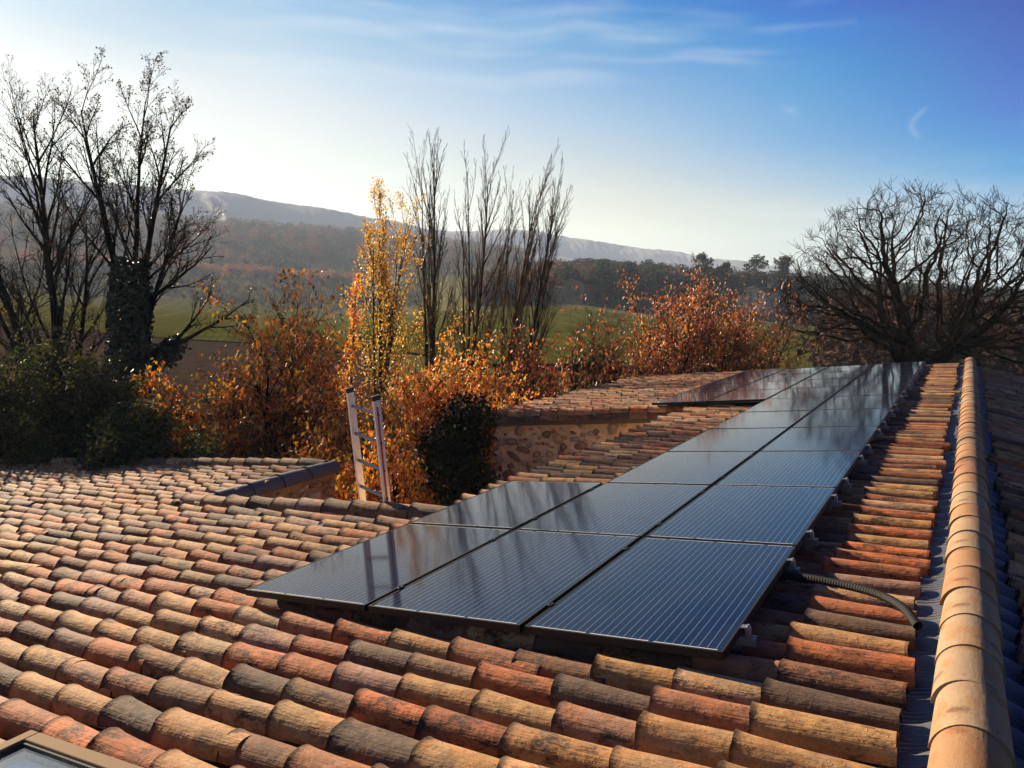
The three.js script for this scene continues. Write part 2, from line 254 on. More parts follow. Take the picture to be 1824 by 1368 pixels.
const plasterTex = canvasTex(512, 512, (u, v) => { const n = fbm(u * 8, v * 8, 55, 5, 8, 8), m = fbm(u * 60, v * 60, 57, 3, 60, 60); const k = 0.66 + 0.28 * n + 0.2 * m; return [232 * k, 200 * k, 160 * k]; });
const plaster = std({ color: RGB(1, 0.94, 0.84), map: plasterTex, bumpMap: plasterTex, bumpScale: 0.012 });
const deckMat = std({ color: RGB(0.10, 0.07, 0.05) });
function house(name, label, at0) { return thing(name, label, 'house', at0); }
function roofPart(parent, mirror = false) { const r = new THREE.Group(); r.name = 'roof'; parent.add(r); const p = parent.position; if (mirror) { r.position.set(1.81 - p.x, -p.y, -p.z); r.rotation.set(0, Math.PI, TH, 'YXZ'); } else { r.position.set(-p.x, -p.y, -p.z); r.rotation.z = TH; } return r; }
const wallBox = (parent, x0, x1, y0, y1, z0, z1, m = plaster) => { const p = parent.position; return part('wall', box(x1 - x0, y1 - y0, z1 - z0, (x0 + x1) / 2 - p.x, (y0 + y1) / 2 - p.y, (z0 + z1) / 2 - p.z), m, parent); };

// ---- panels' layout (needed to leave out tiles hidden below them)
const DC = 1.015, DR = 1.668, PW = 0.986, PD = 1.642;
const panelSlots = [];
for (let r = 0; r < 10; r++) for (let c = r < 2 ? 0 : r < 6 ? 1 : -1; c < 3; c++) panelSlots.push([c, r]);
const covered = (s, z) => panelSlots.some(([c, r]) => s > -(3 - c) * DC + 0.22 && s + 0.5 < -(2 - c) * DC + 0.2 && false) || (() => { const r = Math.floor(-z / DR); if (r < 0 || r > 9) return false; const left = r < 2 ? -3 * DC : r < 6 ? -2 * DC : -4 * DC; return z < -0.40 && z > -10 * DR + 0.3 && s > left + 0.25 && s + 0.5 < -0.12 && !(r === 1 && z < -2 * DR + 0.3 && s < -2 * DC) && !(r === 6 && z > -6 * DR - 0.4 && s < -2 * DC); })();

// ---- the farmhouse: near roof, strip by the ridge, ridge, shaded slope beyond it
const farm = house('farmhouse', 'tiled farmhouse with a long ridge that carries the solar panels', [-2, GY, -6]);
const roofA = roofPart(farm);
const Z_END = -17.25, NEAR = -2.42, SE = -3.42, SW = -6.95;
{
  const list = [];
  tileRows(list, NEAR, 5.2, SW, 0.66, 1, covered);
  tileRows(list, Z_END, NEAR - 0.01, (z) => (z < -10.05 ? -4 : SE), 0.66, 1, (s, z) => covered(s, z) || (z < -10.1 && s < SE));
  layTiles(roofA, list);
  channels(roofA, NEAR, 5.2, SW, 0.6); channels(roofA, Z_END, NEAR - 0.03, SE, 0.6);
  const deck = [box(0.78 - SW, 0.1, 5.3 - NEAR, (0.78 + SW) / 2, BASE_H - 0.13, (5.3 + NEAR) / 2), box(0.78 - SE, 0.1, NEAR - Z_END - 0.01, (0.78 + SE) / 2, BASE_H - 0.13, (NEAR + Z_END) / 2)];
  part('roof_deck', mergeGeometries(deck), deckMat, roofA);
  // verge of large tiles along the courtyard
  const vt = [0, 1, 2, 3].map((k) => tileGeo(2100 + k, 0.46, 0.122, 0.105, 14, 6)), R = rng(5);
  for (let j = 0; j < 10; j++) { const o = part('verge_tile', vt[j % 4], tileMats[[23, 33, 34, 21, 15, 33, 22, 35, 34, 16][j]], roofA); o.position.set(-3.52 - 0.365 * (j + 0) - 0.06, -0.155 + (R() - 0.5) * 0.012, NEAR - 0.02 + (R() - 0.5) * 0.02); o.rotation.set((R() - 0.5) * 0.08, (R() - 0.5) * 0.04, -0.03); }
  wallBox(farm, SE + 0.1, 0.5, GY - 2, -0.85, Z_END + 0.2, NEAR - 0.1); wallBox(farm, -6.8, 0.5, GY - 2, -1.75, NEAR + 0.05, 5);
}
const roofB = roofPart(farm, true);
{
  const list = [];
  tileRows(list, -5.2, -Z_END, -3.6, 0.66, 77);
  for (const t of list) { t.dim = false; }
  layTiles(roofB, list, 8);
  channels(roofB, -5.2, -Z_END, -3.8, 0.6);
  part('roof_deck', box(4.6, 0.1, 22.4, -1.52, BASE_H - 0.13, 6.03), deckMat, roofB);
  wallBox(farm, 1.4, 5.0, GY - 2, -1.25, Z_END + 0.2, 5);
}
// ridge: new clay ridge tiles, pleated flashing on both sides
const RX = 0.905, RY = 0.03;
const ridgeTex = canvasTex(512, 256, (u, v) => { const n = fbm(u * 5, v * 5, 71, 5, 5, 5), f = vnoise(u * 160, v * 120, 72, 160, 120), st = sstep(0.60, 0.86, fbm(u * 5, v * 4, 74, 6, 5, 4) * 0.75 + 0.25 * fbm(u * 40, v * 24, 75, 3, 40, 24)), or = sstep(0.5, 0.7, fbm(u * 3 + 1, v * 3, 78, 3, 3, 3)); let c = mixc([222, 196, 164], [242, 222, 194], n); c = mixc(c, [232, 168, 104], or * 0.5); c = mixc(c, [120, 78, 54], st * 0.7); const k = 0.9 + 0.14 * f; return [clamp(c[0] * k, 0, 255), clamp(c[1] * k, 0, 255), clamp(c[2] * k, 0, 255)]; });
const ridgeMats = [[.275, .23, .185], [.28, .24, .20], [.275, .19, .125], [.28, .24, .20], [.245, .155, .105], [.275, .24, .20]].map((c) => { const t = ridgeTex.clone(); t.offset.set(c[0] * 7 % 1, c[1] * 5 % 1); t.needsUpdate = true; return std({ color: RGB(...c), map: t, bumpMap: tileBump[0], bumpScale: 0.002, roughness: 0.85 }); });
{
  const ridge = new THREE.Group(); ridge.name = 'ridge'; farm.add(ridge); ridge.position.set(RX - farm.position.x, RY - farm.position.y, -farm.position.z);
  const gs = [0, 1, 2].map((k) => tileGeo(3000 + k, 0.45, 0.126, 0.116, 20, 6, { warp: 0.002, lip: 0.002, thick: 0.016, span: 92 })), R = rng(12);
  let n = 0;
  for (let z = 5; z > Z_END - 0.1; z -= 0.362) { const o = part('ridge_tile', gs[n % 3], ridgeMats[Math.floor(R() * 6)], ridge); o.position.set((R() - 0.5) * 0.008, (R() - 0.5) * 0.006, z + (R() - 0.5) * 0.016); o.rotation.set((R() - 0.5) * 0.05, Math.PI / 2 + (R() - 0.5) * 0.02, 0.012 + (R() - 0.5) * 0.016, 'YXZ'); n++; }
  // the flashing follows the tiles: it climbs over every row and dips between
  const pleat = canvasTex(256, 64, (u) => 255 * (0.5 + 0.5 * Math.sin(u * Math.PI * 2 * 16)), false);
  const fm = std({ color: RGB(0.095, 0.10, 0.118), metalness: 0.3, roughness: 0.5, bumpMap: pleat, bumpScale: 0.004 });
  for (const mir of [false, true]) {
    const pos = [], uv = [], idx = [], n1 = 700, R2 = rng(mir ? 8 : 9);
    for (let i = 0; i <= n1; i++) { const z = lerp(5.1, Z_END - 0.05, i / n1), ph = mod((z - 0.045) / PITCH, 1), up = Math.pow(Math.abs(Math.cos(ph * Math.PI)), 0.8); for (let j = 0; j <= 5; j++) { const t = j / 5, s = lerp(0.625 + 0.012 * up + 0.018 * vnoise(z * 7, 1, 4), 0.86, t), low = BASE_H - 0.055 + 0.06 * up + 0.008 * (vnoise(z * 16, j, 3) - 0.5), top = -0.135; pos.push(s, lerp(low, top, t * t * 0.8), mir ? -z : z); uv.push(z * 4, t); } }
    for (let i = 0; i < n1; i++) for (let j = 0; j < 5; j++) { const a = i * 6 + j; mir ? idx.push(a, a + 6, a + 1, a + 1, a + 6, a + 7) : idx.push(a, a + 1, a + 6, a + 1, a + 7, a + 6); }
    const g = new THREE.BufferGeometry(); g.setAttribute('position', new THREE.Float32BufferAttribute(pos, 3)); g.setAttribute('uv', new THREE.Float32BufferAttribute(uv, 2)); g.setIndex(idx); g.computeVertexNormals();
    part('ridge_flashing', g, fm, mir ? roofB : roofA);
  }
}

// ---- stones set in the mortar of a wall
const stoneGeos = []; for (let k = 0; k < 9; k++) { const R = rng(60 + k), g = new THREE.IcosahedronGeometry(1, 2), p = g.attributes.position, el = 0.6 + R() * 0.35; for (let i = 0; i < p.count; i++) { const v = V(p.getX(i), p.getY(i), p.getZ(i)); const f = 0.82 + 0.42 * (vnoise(v.x * 1.5 + k * 7 + 20, v.y * 1.5 + v.z + 20, 4) - 0.5); v.multiplyScalar(f); v.y *= el; v.z = Math.sign(v.z) * Math.pow(Math.abs(v.z), 0.55); p.setXYZ(i, v.x, v.y, v.z); } g.computeVertexNormals(); stoneGeos.push(g); }
const stoneTex = canvasTex(256, 256, (u, v) => { const n = fbm(u * 6, v * 6, 91, 5, 6, 6), m = vnoise(u * 70, v * 70, 92, 70, 70); const k = 0.55 + 0.5 * n + 0.14 * m; return [225 * k, 218 * k, 205 * k]; });
const stoneMats = [[.36, .21, .12], [.52, .41, .30], [.46, .33, .21], [.26, .15, .09], [.56, .46, .36], [.44, .38, .34], [.56, .36, .18], [.33, .24, .17]].map((c) => std({ color: RGB(...c.map((q) => Math.min(0.75, q * 1.25))), map: stoneTex, bumpMap: stoneTex, bumpScale: 0.012 }));
function setStones(wall, count, seed, inside, place, sizes = [0.055, 0.15]) {
  const R = rng(seed), done = []; let tries = 0;
  while (done.length < count && tries++ < 60000) { const big = R(), r = lerp(sizes[0], sizes[1], Math.pow(big, done.length < count * 0.3 ? 0.8 : 2)), a = R(), b = R(), q = inside(a, b, r); if (!q) continue; if (done.some((d) => Math.hypot(d[0] - q[0], d[1] - q[1]) < (d[2] + r) * 0.74)) continue; done.push([q[0], q[1], r]);
    const o = part('stone', stoneGeos[Math.floor(R() * 9)], stoneMats[Math.floor(R() * 8)], wall); place(o, q[0], q[1], r, (R() - 0.5) * 1.3, R); }
}

// ---- the wing beyond: its own roof in the same slope, stone end wall facing us
const wing = house('house_wing', 'farther house wing with a stone end wall and sunlit tiled roof', [-6, GY, -14]);
const roofC = roofPart(wing);
{
  const list = []; tileRows(list, -18.4, -10.2, -7.75, SE + 0.12, 21, (s, z) => s > SE - 0.1 || covered(s, z));
  layTiles(roofC, list); channels(roofC, -18.4, -10.2, -7.8, SE);
  part('roof_deck', box(4.36, 0.1, 8.3, -5.6, BASE_H - 0.13, -14.2), deckMat, roofC);
  const vt = [0, 1, 2].map((k) => tileGeo(2300 + k, 0.46, 0.112, 0.096, 12, 6)), R = rng(15);
  for (let j = 0; j < 14; j++) { const o = part('verge_tile', vt[j % 3], tileMats[[9, 6, 2, 30, 7, 3, 26, 8, 18, 11, 5, 27, 12, 0][j]], roofC); o.position.set(-7.86 + 0.37 * j, -0.165, -10.16 + (R() - 0.5) * 0.02); o.rotation.set((R() - 0.5) * 0.06, (R() - 0.5) * 0.04, -0.03); }
  for (let j = 0; j < 14; j++) { const o = part('verge_tile', vt[(j + 1) % 3], tileMats[[22, 34, 21, 23, 35, 33, 14, 21, 22, 34, 12, 23, 33, 22][j]], roofC); o.position.set(-7.84 + 0.37 * j, -0.262, -10.11 + (R() - 0.5) * 0.02); o.rotation.set((R() - 0.5) * 0.06, (R() - 0.5) * 0.04, -0.03); }
  const zw = -10.2, p = wing.position, yTop = (x) => (x / Math.cos(TH)) * Math.sin(TH) - 0.27;
  const sh = new THREE.Shape(); const XL = -7.32, XR = -3.0; sh.moveTo(XL - p.x, -2 ); sh.lineTo(XR - p.x, -2); sh.lineTo(XR - p.x, yTop(XR) - p.y); sh.lineTo(XL - p.x, yTop(XL) - p.y); sh.closePath();
  const wg = new THREE.ExtrudeGeometry(sh, { depth: 0.45, bevelEnabled: true, bevelSize: 0.02, bevelThickness: 0.02, bevelSegments: 2 }); { const uv = wg.attributes.uv; for (let i = 0; i < uv.count; i++) uv.setXY(i, uv.getX(i) * 0.7, uv.getY(i) * 0.7); }
  const wall = part('wall', wg, plaster, wing); wall.position.set(0, 0, zw - 0.47 - p.z);
  setStones(wall, 300, 33, (a, b, r) => { const x = lerp(XL + 0.06, XR + 0.3, a), y = yTop(x) - 0.06 - r - b * b * 0.0 - b * 2.3; if (x < XL + 0.55 && yTop(x) - y < 0.40) return null; if (y + r * 0.7 > yTop(x) - 0.05) return null; return [x, y]; }, (o, x, y, r, rot, R) => { o.position.set(x - p.x, y - p.y, 0.474 + (R() - 0.4) * 0.012); o.scale.set(r * (0.9 + R() * 0.5), r * (0.8 + R() * 0.4), 0.030 + R() * 0.022); o.rotation.z = rot; }, [0.04, 0.15]);
  wallBox(wing, XL, XL + 0.4, GY - 2, -1.85, -18.2, zw - 0.5); wallBox(wing, -6.92, -3.0, GY - 2, -1.85, -18.2, -17.8);
}

// ---- the low building on the left, same slope, capped by a dark coping along the courtyard
const low = house('outbuilding', 'low tiled outbuilding on the left with a dark rounded coping', [-12, GY, -1]);
const roofD = roofPart(low);
{
  const list = []; tileRows(list, -4.62, 5.2, -17.2, SW + 0.16, 1 + 40, (s) => s > SW - 0.12);
  layTiles(roofD, list); channels(roofD, -4.62, 5.2, -17.4, SW + 0.02);
  part('roof_deck', box(10.45, 0.1, 9.9, SW - 5.22, BASE_H - 0.13, 0.25), deckMat, roofD);
  const vt = [0, 1, 2].map((k) => tileGeo(2500 + k, 0.46, 0.118, 0.100, 12, 6)), R = rng(25);
  for (let j = 0; j < 27; j++) { const o = part('verge_tile', vt[j % 3], tileMats[[23, 33, 20, 21, 5, 34, 22, 18, 35][(j * 5) % 9]], roofD); o.position.set(-7.35 - 0.37 * j, -0.15, -4.68 + (R() - 0.5) * 0.02); o.rotation.set((R() - 0.5) * 0.07, (R() - 0.5) * 0.04, -0.03); }
  const slate = std({ color: RGB(0.07, 0.07, 0.08), roughness: 0.6, bumpMap: tileBump[1], bumpScale: 0.003 });
  const cg = tileGeo(2700, 0.56, 0.142, 0.13, 16, 6, { warp: 0.002, lip: 0.007, span: 100 });
  for (let k = 0; k < 5; k++) { const o = part('coping_tile', cg, slate, roofD); o.position.set(SW + 0.09, -0.235 + 0.004 * k, -2.30 - 0.49 * k); o.rotation.set(0, Math.PI / 2, 0); }
  const p = low.position, xw = (SW + 0.09) * Math.cos(TH), yw = (SW + 0.09) * Math.sin(TH) - 0.22;
  const wall = part('wall', new RoundedBoxGeometry(0.4, 6.5, 2.55, 2, 0.03), std({ color: RGB(0.42, 0.34, 0.27), map: plasterTex, bumpMap: plasterTex, bumpScale: 0.012 }), low); wall.position.set(xw - 0.10 - p.x, yw - 3.25 - p.y, -3.52 - p.z);
  setStones(wall, 170, 44, (a, b, r) => [lerp(-1.2, 1.2, a), 3.2 - r - b * 1.3], (o, zz, yy, r, rot, R) => { o.position.set(0.20 + (R() - 0.4) * 0.01, yy, zz); o.rotation.set(rot, Math.PI / 2, 0, 'YXZ'); o.rotation.set(0, Math.PI / 2, rot, 'YXZ'); o.scale.set(r * 1.25, r * 1.05, 0.04 + R() * 0.03); }, [0.045, 0.15]);
  wallBox(low, -16.6, -7.1, GY - 2, -3.35, -4.45, -4.1);
}
// stones on the outbuilding wall are children of that wall; all three houses stand on the ground

// ------------------------------------------------------------------ solar panels
const cellTex = canvasTex(2048, 1024, (u, v) => {
  const x = u * 0.995, y = v * 1.65; let c = [7, 9, 30];
  const n = hash(Math.floor(u * 6.02), Math.floor(v * 10), 3); c = [6 + 3 * n, 8 + 3 * n, 28 + 8 * n];
  const cw = 0.958 / 6, cx = x - 0.0185; if (cx < 0 || cx > 0.958 || y < 0.028 || y > 1.622) c = [7, 8, 14];
  else { const f = (cx / cw) % 1, b = f * 4, d = Math.abs(b % 1 - 0.5) * cw / 4; if (d < 0.00095) c = [112, 124, 150]; const gx = Math.min(f, 1 - f) * cw, fy = ((y - 0.028) / 0.1594) % 1, gy = Math.min(fy, 1 - fy) * 0.1594; if (gx < 0.0012 || gy < 0.0012) c = d < 0.00095 ? c : [5, 6, 12]; }
  const e = y < 0.825 ? y : 1.65 - y; if (e > 0.0165 && e < 0.0225) { const seg = (cx / (0.958 / 3)); const k = y < 0.825 ? seg % 1 : (seg + 0.5) % 1; if (cx > 0.004 && cx < 0.954 && k > 0.035 && k < 0.965) c = [190, 196, 206]; }
  const dust = sstep(0.5, 0.85, fbm(u * 4, v * 6, 61, 5)) * 7 + (vnoise(u * 300, v * 500, 62) > 0.985 ? 14 : 0) + 16 * Math.pow(Math.max(0, 1 - y / 0.10), 2);
  return [c[0] + dust, c[1] + dust * 0.95, c[2] + dust * 0.85];
});
const glassMat = phys({ map: cellTex, roughness: 0.07, ior: 1.32, metalness: 0, clearcoat: 0 });
const frameMat = phys({ color: RGB(0.008, 0.008, 0.009), roughness: 0.5, specularIntensity: 0.5 });
const alu = std({ color: RGB(0.26, 0.27, 0.30), metalness: 0.85, roughness: 0.42 });
const rungMat = std({ color: RGB(0.22, 0.23, 0.26), metalness: 0.6, roughness: 0.5 });
const darkClamp = std({ color: RGB(0.02, 0.02, 0.022), roughness: 0.35, metalness: 0.6 });
const frameGeo = (() => { const f = 0.011, h = 0.04; const bars = []; const b = (w, d, x, z) => { bars.push(new RoundedBoxGeometry(w, h, d, 1, 0.0012).translate(x, -h / 2, z)); }; b(f, PD, -PW / 2 + f / 2, 0); b(f, PD, PW / 2 - f / 2, 0); b(PW - 2 * f, f, 0, -PD / 2 + f / 2); b(PW - 2 * f, f, 0, PD / 2 - f / 2); return mergeGeometries(bars); })();
const glassGeo = (() => { const g = new THREE.BoxGeometry(PW - 0.022, 0.005, PD - 0.022).translate(0, -0.0042, 0), p = g.attributes.position, uv = g.attributes.uv; for (let i = 0; i < p.count; i++) uv.setXY(i, (p.getX(i) + PW / 2) / PW, (PD / 2 - p.getZ(i)) / PD); return g; })();
const backGeo = box(PW - 0.03, 0.004, PD - 0.03, 0, -0.011, 0);
const backMat = std({ color: RGB(0.03, 0.03, 0.035) });
const ORD = ['front', 'second', 'third', 'fourth', 'fifth', 'sixth', 'seventh', 'eighth', 'ninth', 'farthest'];
{
  const proto = thing('solar_panel', '', 'solar panel', [0, 0, 0], 'solar panels on the long roof');
  proto.rotation.z = TH; part('frame', frameGeo, frameMat, proto); part('glass', glassGeo, glassMat, proto); part('backsheet', backGeo, backMat, proto);
  panelSlots.forEach(([c, r], i) => {
    const o = i ? proto.clone() : proto; if (i) { o.name = numbered('solar_panel'); scene.add(o); }
    const R = rng(700 + i); o.position.copy(roofPoint(-(2.5 - c) * DC, (R() - 0.5) * 0.003, -(r + 0.5) * DR)); o.rotation.set((R() - 0.5) * 0.003, 0, TH + (R() - 0.5) * 0.004);
    const n = r < 2 ? 3 : r < 6 ? 2 : 4, k = c - (3 - n);
    const where = k === n - 1 ? 'at the end beside the ridge' : n === 2 ? 'at the end away from the ridge' : k === 0 ? 'at the end farthest from the ridge' : k === n - 2 ? 'second from the ridge' : 'third from the ridge';
    o.userData = { label: `black solar panel in the ${ORD[r]} row, ${where}`, category: 'solar panel', group: 'solar panels on the long roof' };
  });
}
for (let r = 0; r < 10; r++) for (let q = 0; q < 2; q++) {
  const n = r < 2 ? 3 : r < 6 ? 2 : 4, len = n * DC + 0.13, z = -r * DR - (q ? 1.36 : 0.31);
  const o = thing('mounting_rail', `${q ? 'farther' : 'nearer'} aluminium mounting rail under the ${ORD[r]} row of panels`, 'rail', roofPoint(0.055 - len / 2, -0.04, z).toArray(), 'rails that hold the solar panels'); o.rotation.z = TH;
  part('rail', mergeGeometries([box(len, 0.034, 0.012, 0, -0.02, -0.013), box(len, 0.034, 0.012, 0, -0.02, 0.013), box(len, 0.006, 0.038, 0, -0.039, 0)]), alu, o);
  const endx = len / 2 - 0.055; part('end_clamp', mergeGeometries([new RoundedBoxGeometry(0.022, 0.042, 0.04, 1, 0.003).translate(endx + 0.022, 0.019, 0), new RoundedBoxGeometry(0.03, 0.006, 0.04, 1, 0.002).translate(endx + 0.006, 0.0425, 0)]), alu, o);
  part('bolt', mergeGeometries([new THREE.CylinderGeometry(0.0075, 0.0075, 0.014, 8).translate(endx + 0.022, 0.047, 0), new THREE.CylinderGeometry(0.011, 0.011, 0.003, 8).translate(endx + 0.022, 0.0415, 0)]), alu, o);
  for (let k = 1; k < n; k++) { const x = len / 2 - 0.055 - k * DC; part('mid_clamp', mergeGeometries([new RoundedBoxGeometry(0.034, 0.005, 0.05, 1, 0.002).translate(x, 0.044, 0), new THREE.CylinderGeometry(0.007, 0.007, 0.008, 8).translate(x, 0.049, 0)]), darkClamp, o); }
  for (let k = 0; k <= n; k++) { const x = len / 2 - 0.10 - k * (len - 0.2) / n; part('roof_hook', box(0.05, 0.09, 0.03, x, -0.087, 0), alu, o); }
}

// ------------------------------------------------------------------ conduit, roof window, ladder
{
  const pts = [[-0.25, -0.075, -1.30], [-0.05, -0.075, -1.30], [0.10, -0.068, -1.27], [0.30, -0.066, -1.20], [0.50, -0.064, -1.08], [0.62, -0.07, -0.93], [0.685, -0.10, -0.80]].map((p) => roofPoint(...p)), curve = new THREE.CatmullRomCurve3(pts);
  const n = 420, g = new THREE.TubeGeometry(curve, n, 0.0215, 10, false), p = g.attributes.position;
  for (let i = 0; i <= n; i++) { const c = curve.getPointAt(i / n), k = 1 + 0.05 * Math.sin(i * 1.05); for (let j = 0; j <= 10; j++) { const q = i * 11 + j; p.setXYZ(q, c.x + (p.getX(q) - c.x) * k, c.y + (p.getY(q) - c.y) * k, c.z + (p.getZ(q) - c.z) * k); } }
  g.computeVertexNormals();
  tag(part('conduit', g, phys({ color: RGB(0.008, 0.008, 0.009), roughness: 0.8, specularIntensity: 0.5, side: THREE.DoubleSide }), scene), 'black corrugated cable conduit lying on tiles between panels and ridge', 'conduit');
}
{
  const o = thing('roof_window', 'brown framed roof window with a pale pleated blind at bottom left', 'roof window', roofPoint(-1.98, 0, 2.24).toArray()); o.rotation.set(0.0, 0.0, TH);
  const w = 1.06, d = 1.36, f = 0.062, h = 0.13, bm = phys({ color: RGB(0.17, 0.115, 0.07), roughness: 0.9, specularIntensity: 0.3 });
  const bar = (a, b, x, z) => new RoundedBoxGeometry(a, h, b, 2, 0.006).translate(x, -h / 2 - 0.03, z);
  part('frame', mergeGeometries([bar(f, d, -w / 2 + f / 2, 0), bar(f, d, w / 2 - f / 2, 0), bar(w - 2 * f, f, 0, -d / 2 + f / 2), bar(w - 2 * f, f, 0, d / 2 - f / 2)]), bm, o);
  part('gasket', mergeGeometries([box(0.012, 0.03, d - 2 * f, -w / 2 + f + 0.006, -0.055, 0), box(0.012, 0.03, d - 2 * f, w / 2 - f - 0.006, -0.055, 0), box(w - 2 * f - 0.024, 0.03, 0.012, 0, -0.055, -d / 2 + f + 0.006), box(w - 2 * f - 0.024, 0.03, 0.012, 0, -0.055, d / 2 - f - 0.006)]), std({ color: RGB(0.015, 0.015, 0.015) }), o);
  part('pane', box(w - 2 * f - 0.02, 0.006, d - 2 * f - 0.02, 0, -0.052, 0), phys({ color: 0xffffff, roughness: 0.04, transmission: 1, thickness: 0, ior: 1.5 }), o);
  const pos = [], idx = [], n = 46; for (let i = 0; i <= n; i++) { const z = lerp(-d / 2 + f + 0.17, d / 2 - f - 0.02, i / n); for (const x of [-w / 2 + f + 0.05, w / 2 - f - 0.03]) pos.push(x, -0.078 - (i % 2) * 0.012, z); } for (let i = 0; i < n; i++) idx.push(2 * i, 2 * i + 2, 2 * i + 1, 2 * i + 1, 2 * i + 2, 2 * i + 3);
  const g = new THREE.BufferGeometry(); g.setAttribute('position', new THREE.Float32BufferAttribute(pos, 3)); g.setIndex(idx); const g2 = g.toNonIndexed(); g2.computeVertexNormals();
  part('blind', g2, std({ color: RGB(0.78, 0.79, 0.80), side: THREE.DoubleSide, roughness: 0.6 }), o);
  part('lining', box(w - 2 * f - 0.03, 0.01, d - 2 * f - 0.03, 0, -0.108, 0), std({ color: RGB(0.75, 0.76, 0.78) }), o);
}
{
  // aluminium ladder standing in the courtyard and leaning on the verge
  const foot = roofPoint(-4.17, -0.10, -2.55), o = thing('ladder', 'aluminium ladder leaning on the roof edge by the orange hedge', 'ladder');
  const rung = V(0.96, 0, 0.28).normalize(), top = foot.clone().add(V(-0.06, 1.12, 0.18)); const up = top.clone().sub(foot).normalize(), nrm = rung.clone().cross(up).normalize(), base = foot.clone().addScaledVector(up, -5.0);
  o.position.copy(base); const mm = new THREE.Matrix4().makeBasis(rung, up, nrm); o.quaternion.setFromRotationMatrix(mm);
  const len = top.distanceTo(base), wd = 0.45;
  const sm = std({ color: RGB(0.80, 0.76, 0.70), metalness: 0.4, roughness: 0.45 });
  for (const s of [-1, 1]) {
    const st = part('stile', new RoundedBoxGeometry(0.026, len, 0.074, 1, 0.003).translate(0, len / 2, 0), sm, o); st.position.x = s * wd / 2;
    part('end_cap', new RoundedBoxGeometry(0.034, 0.05, 0.082, 1, 0.006).translate(0, len + 0.006, 0), std({ color: RGB(0.02, 0.02, 0.02), roughness: 0.6 }), st);
    if (s > 0) part('warning_strip', box(0.0016, 1.35, 0.02, 0.0138, len - 0.75, 0.004), std({ color: RGB(0.45, 0.06, 0.04), roughness: 0.6 }), st);
    for (let k = 0; k * 0.28 < len - 0.2; k++) part('rung_end', new THREE.CylinderGeometry(0.011, 0.011, 0.005, 10).rotateZ(Math.PI / 2).translate(s * 0.0145, len - 0.155 - k * 0.28, 0), std({ color: RGB(0.03, 0.03, 0.03) }), st);
  }
  for (let k = 0; k * 0.28 < len - 0.2; k++) part('rung', new THREE.CylinderGeometry(0.0155, 0.0155, wd - 0.024, 12).rotateZ(Math.PI / 2).translate(0, len - 0.155 - k * 0.28, 0), rungMat, o);
}

// ------------------------------------------------------------------ trees
const barkTex = canvasTex(256, 256, (u, v) => { const n = fbm(u * 14, v * 5, 41, 5, 14, 5), m = vnoise(u * 60, v * 40, 42, 60, 40); const k = 0.5 + 0.6 * n + 0.15 * m; return [170 * k, 158 * k, 144 * k]; });
const barkDark = std({ color: RGB(0.10, 0.085, 0.07), map: barkTex }), barkPale = std({ color: RGB(0.62, 0.46, 0.31), map: barkTex }), barkMid = std({ color: RGB(0.15, 0.11, 0.085), map: barkTex });
class Wood {
  constructor() { this.pos = []; this.nor = []; this.uv = []; this.idx = []; }
  tube(pts, rad, sides) {
    const b = this.pos.length / 3, n = pts.length, ax = V(0, 0, 0), u = V(0, 0, 0), w = V(0, 0, 0); let L = 0; let prev = null;
    for (let i = 0; i < n; i++) {
      ax.copy(pts[Math.min(i + 1, n - 1)]).sub(pts[Math.max(i - 1, 0)]).normalize();
      if (!prev) u.set(Math.abs(ax.y) > 0.9 ? 1 : 0, Math.abs(ax.y) > 0.9 ? 0 : 1, 0); else u.copy(prev);
      w.crossVectors(ax, u).normalize(); u.crossVectors(w, ax).normalize(); prev = u.clone(); if (i) L += pts[i].distanceTo(pts[i - 1]);
      for (let k = 0; k <= sides; k++) { const a = k / sides * Math.PI * 2, c = Math.cos(a), s = Math.sin(a), nx = u.x * c + w.x * s, ny = u.y * c + w.y * s, nz = u.z * c + w.z * s; this.pos.push(pts[i].x + nx * rad[i], pts[i].y + ny * rad[i], pts[i].z + nz * rad[i]); this.nor.push(nx, ny, nz); this.uv.push(k / sides, L * 0.7); }
    }
    const q = sides + 1; for (let i = 0; i < n - 1; i++) for (let k = 0; k < sides; k++) { const a = b + i * q + k; this.idx.push(a, a + q, a + 1, a + 1, a + q, a + q + 1); }
  }
  geo() { const g = new THREE.BufferGeometry(); g.setAttribute('position', new THREE.Float32BufferAttribute(this.pos, 3)); g.setAttribute('normal', new THREE.Float32BufferAttribute(this.nor, 3)); g.setAttribute('uv', new THREE.Float32BufferAttribute(this.uv, 2)); g.setIndex(this.idx); return g; }
}
// one limb as a wandering line; returns its points and radii
function limb(R, p, dir, len, r0, r1, { n = 8, wander = 0.12, lift = 0 } = {}) {
  const pts = [p.clone()], rad = [r0], d = dir.clone().normalize(), q = p.clone();
  for (let i = 1; i <= n; i++) { d.x += (R() - 0.5) * wander * 2; d.y += (R() - 0.5) * wander * 2 + lift / n; d.z += (R() - 0.5) * wander * 2; d.normalize(); q.addScaledVector(d, len / n); pts.push(q.clone()); rad.push(lerp(r0, r1, i / n)); }
  return { pts, rad, dir: d };
}
function turn(R, d, ang) { const a = V(R() - 0.5, R() - 0.5, R() - 0.5).cross(d).normalize(); return d.clone().applyAxisAngle(a, ang); }
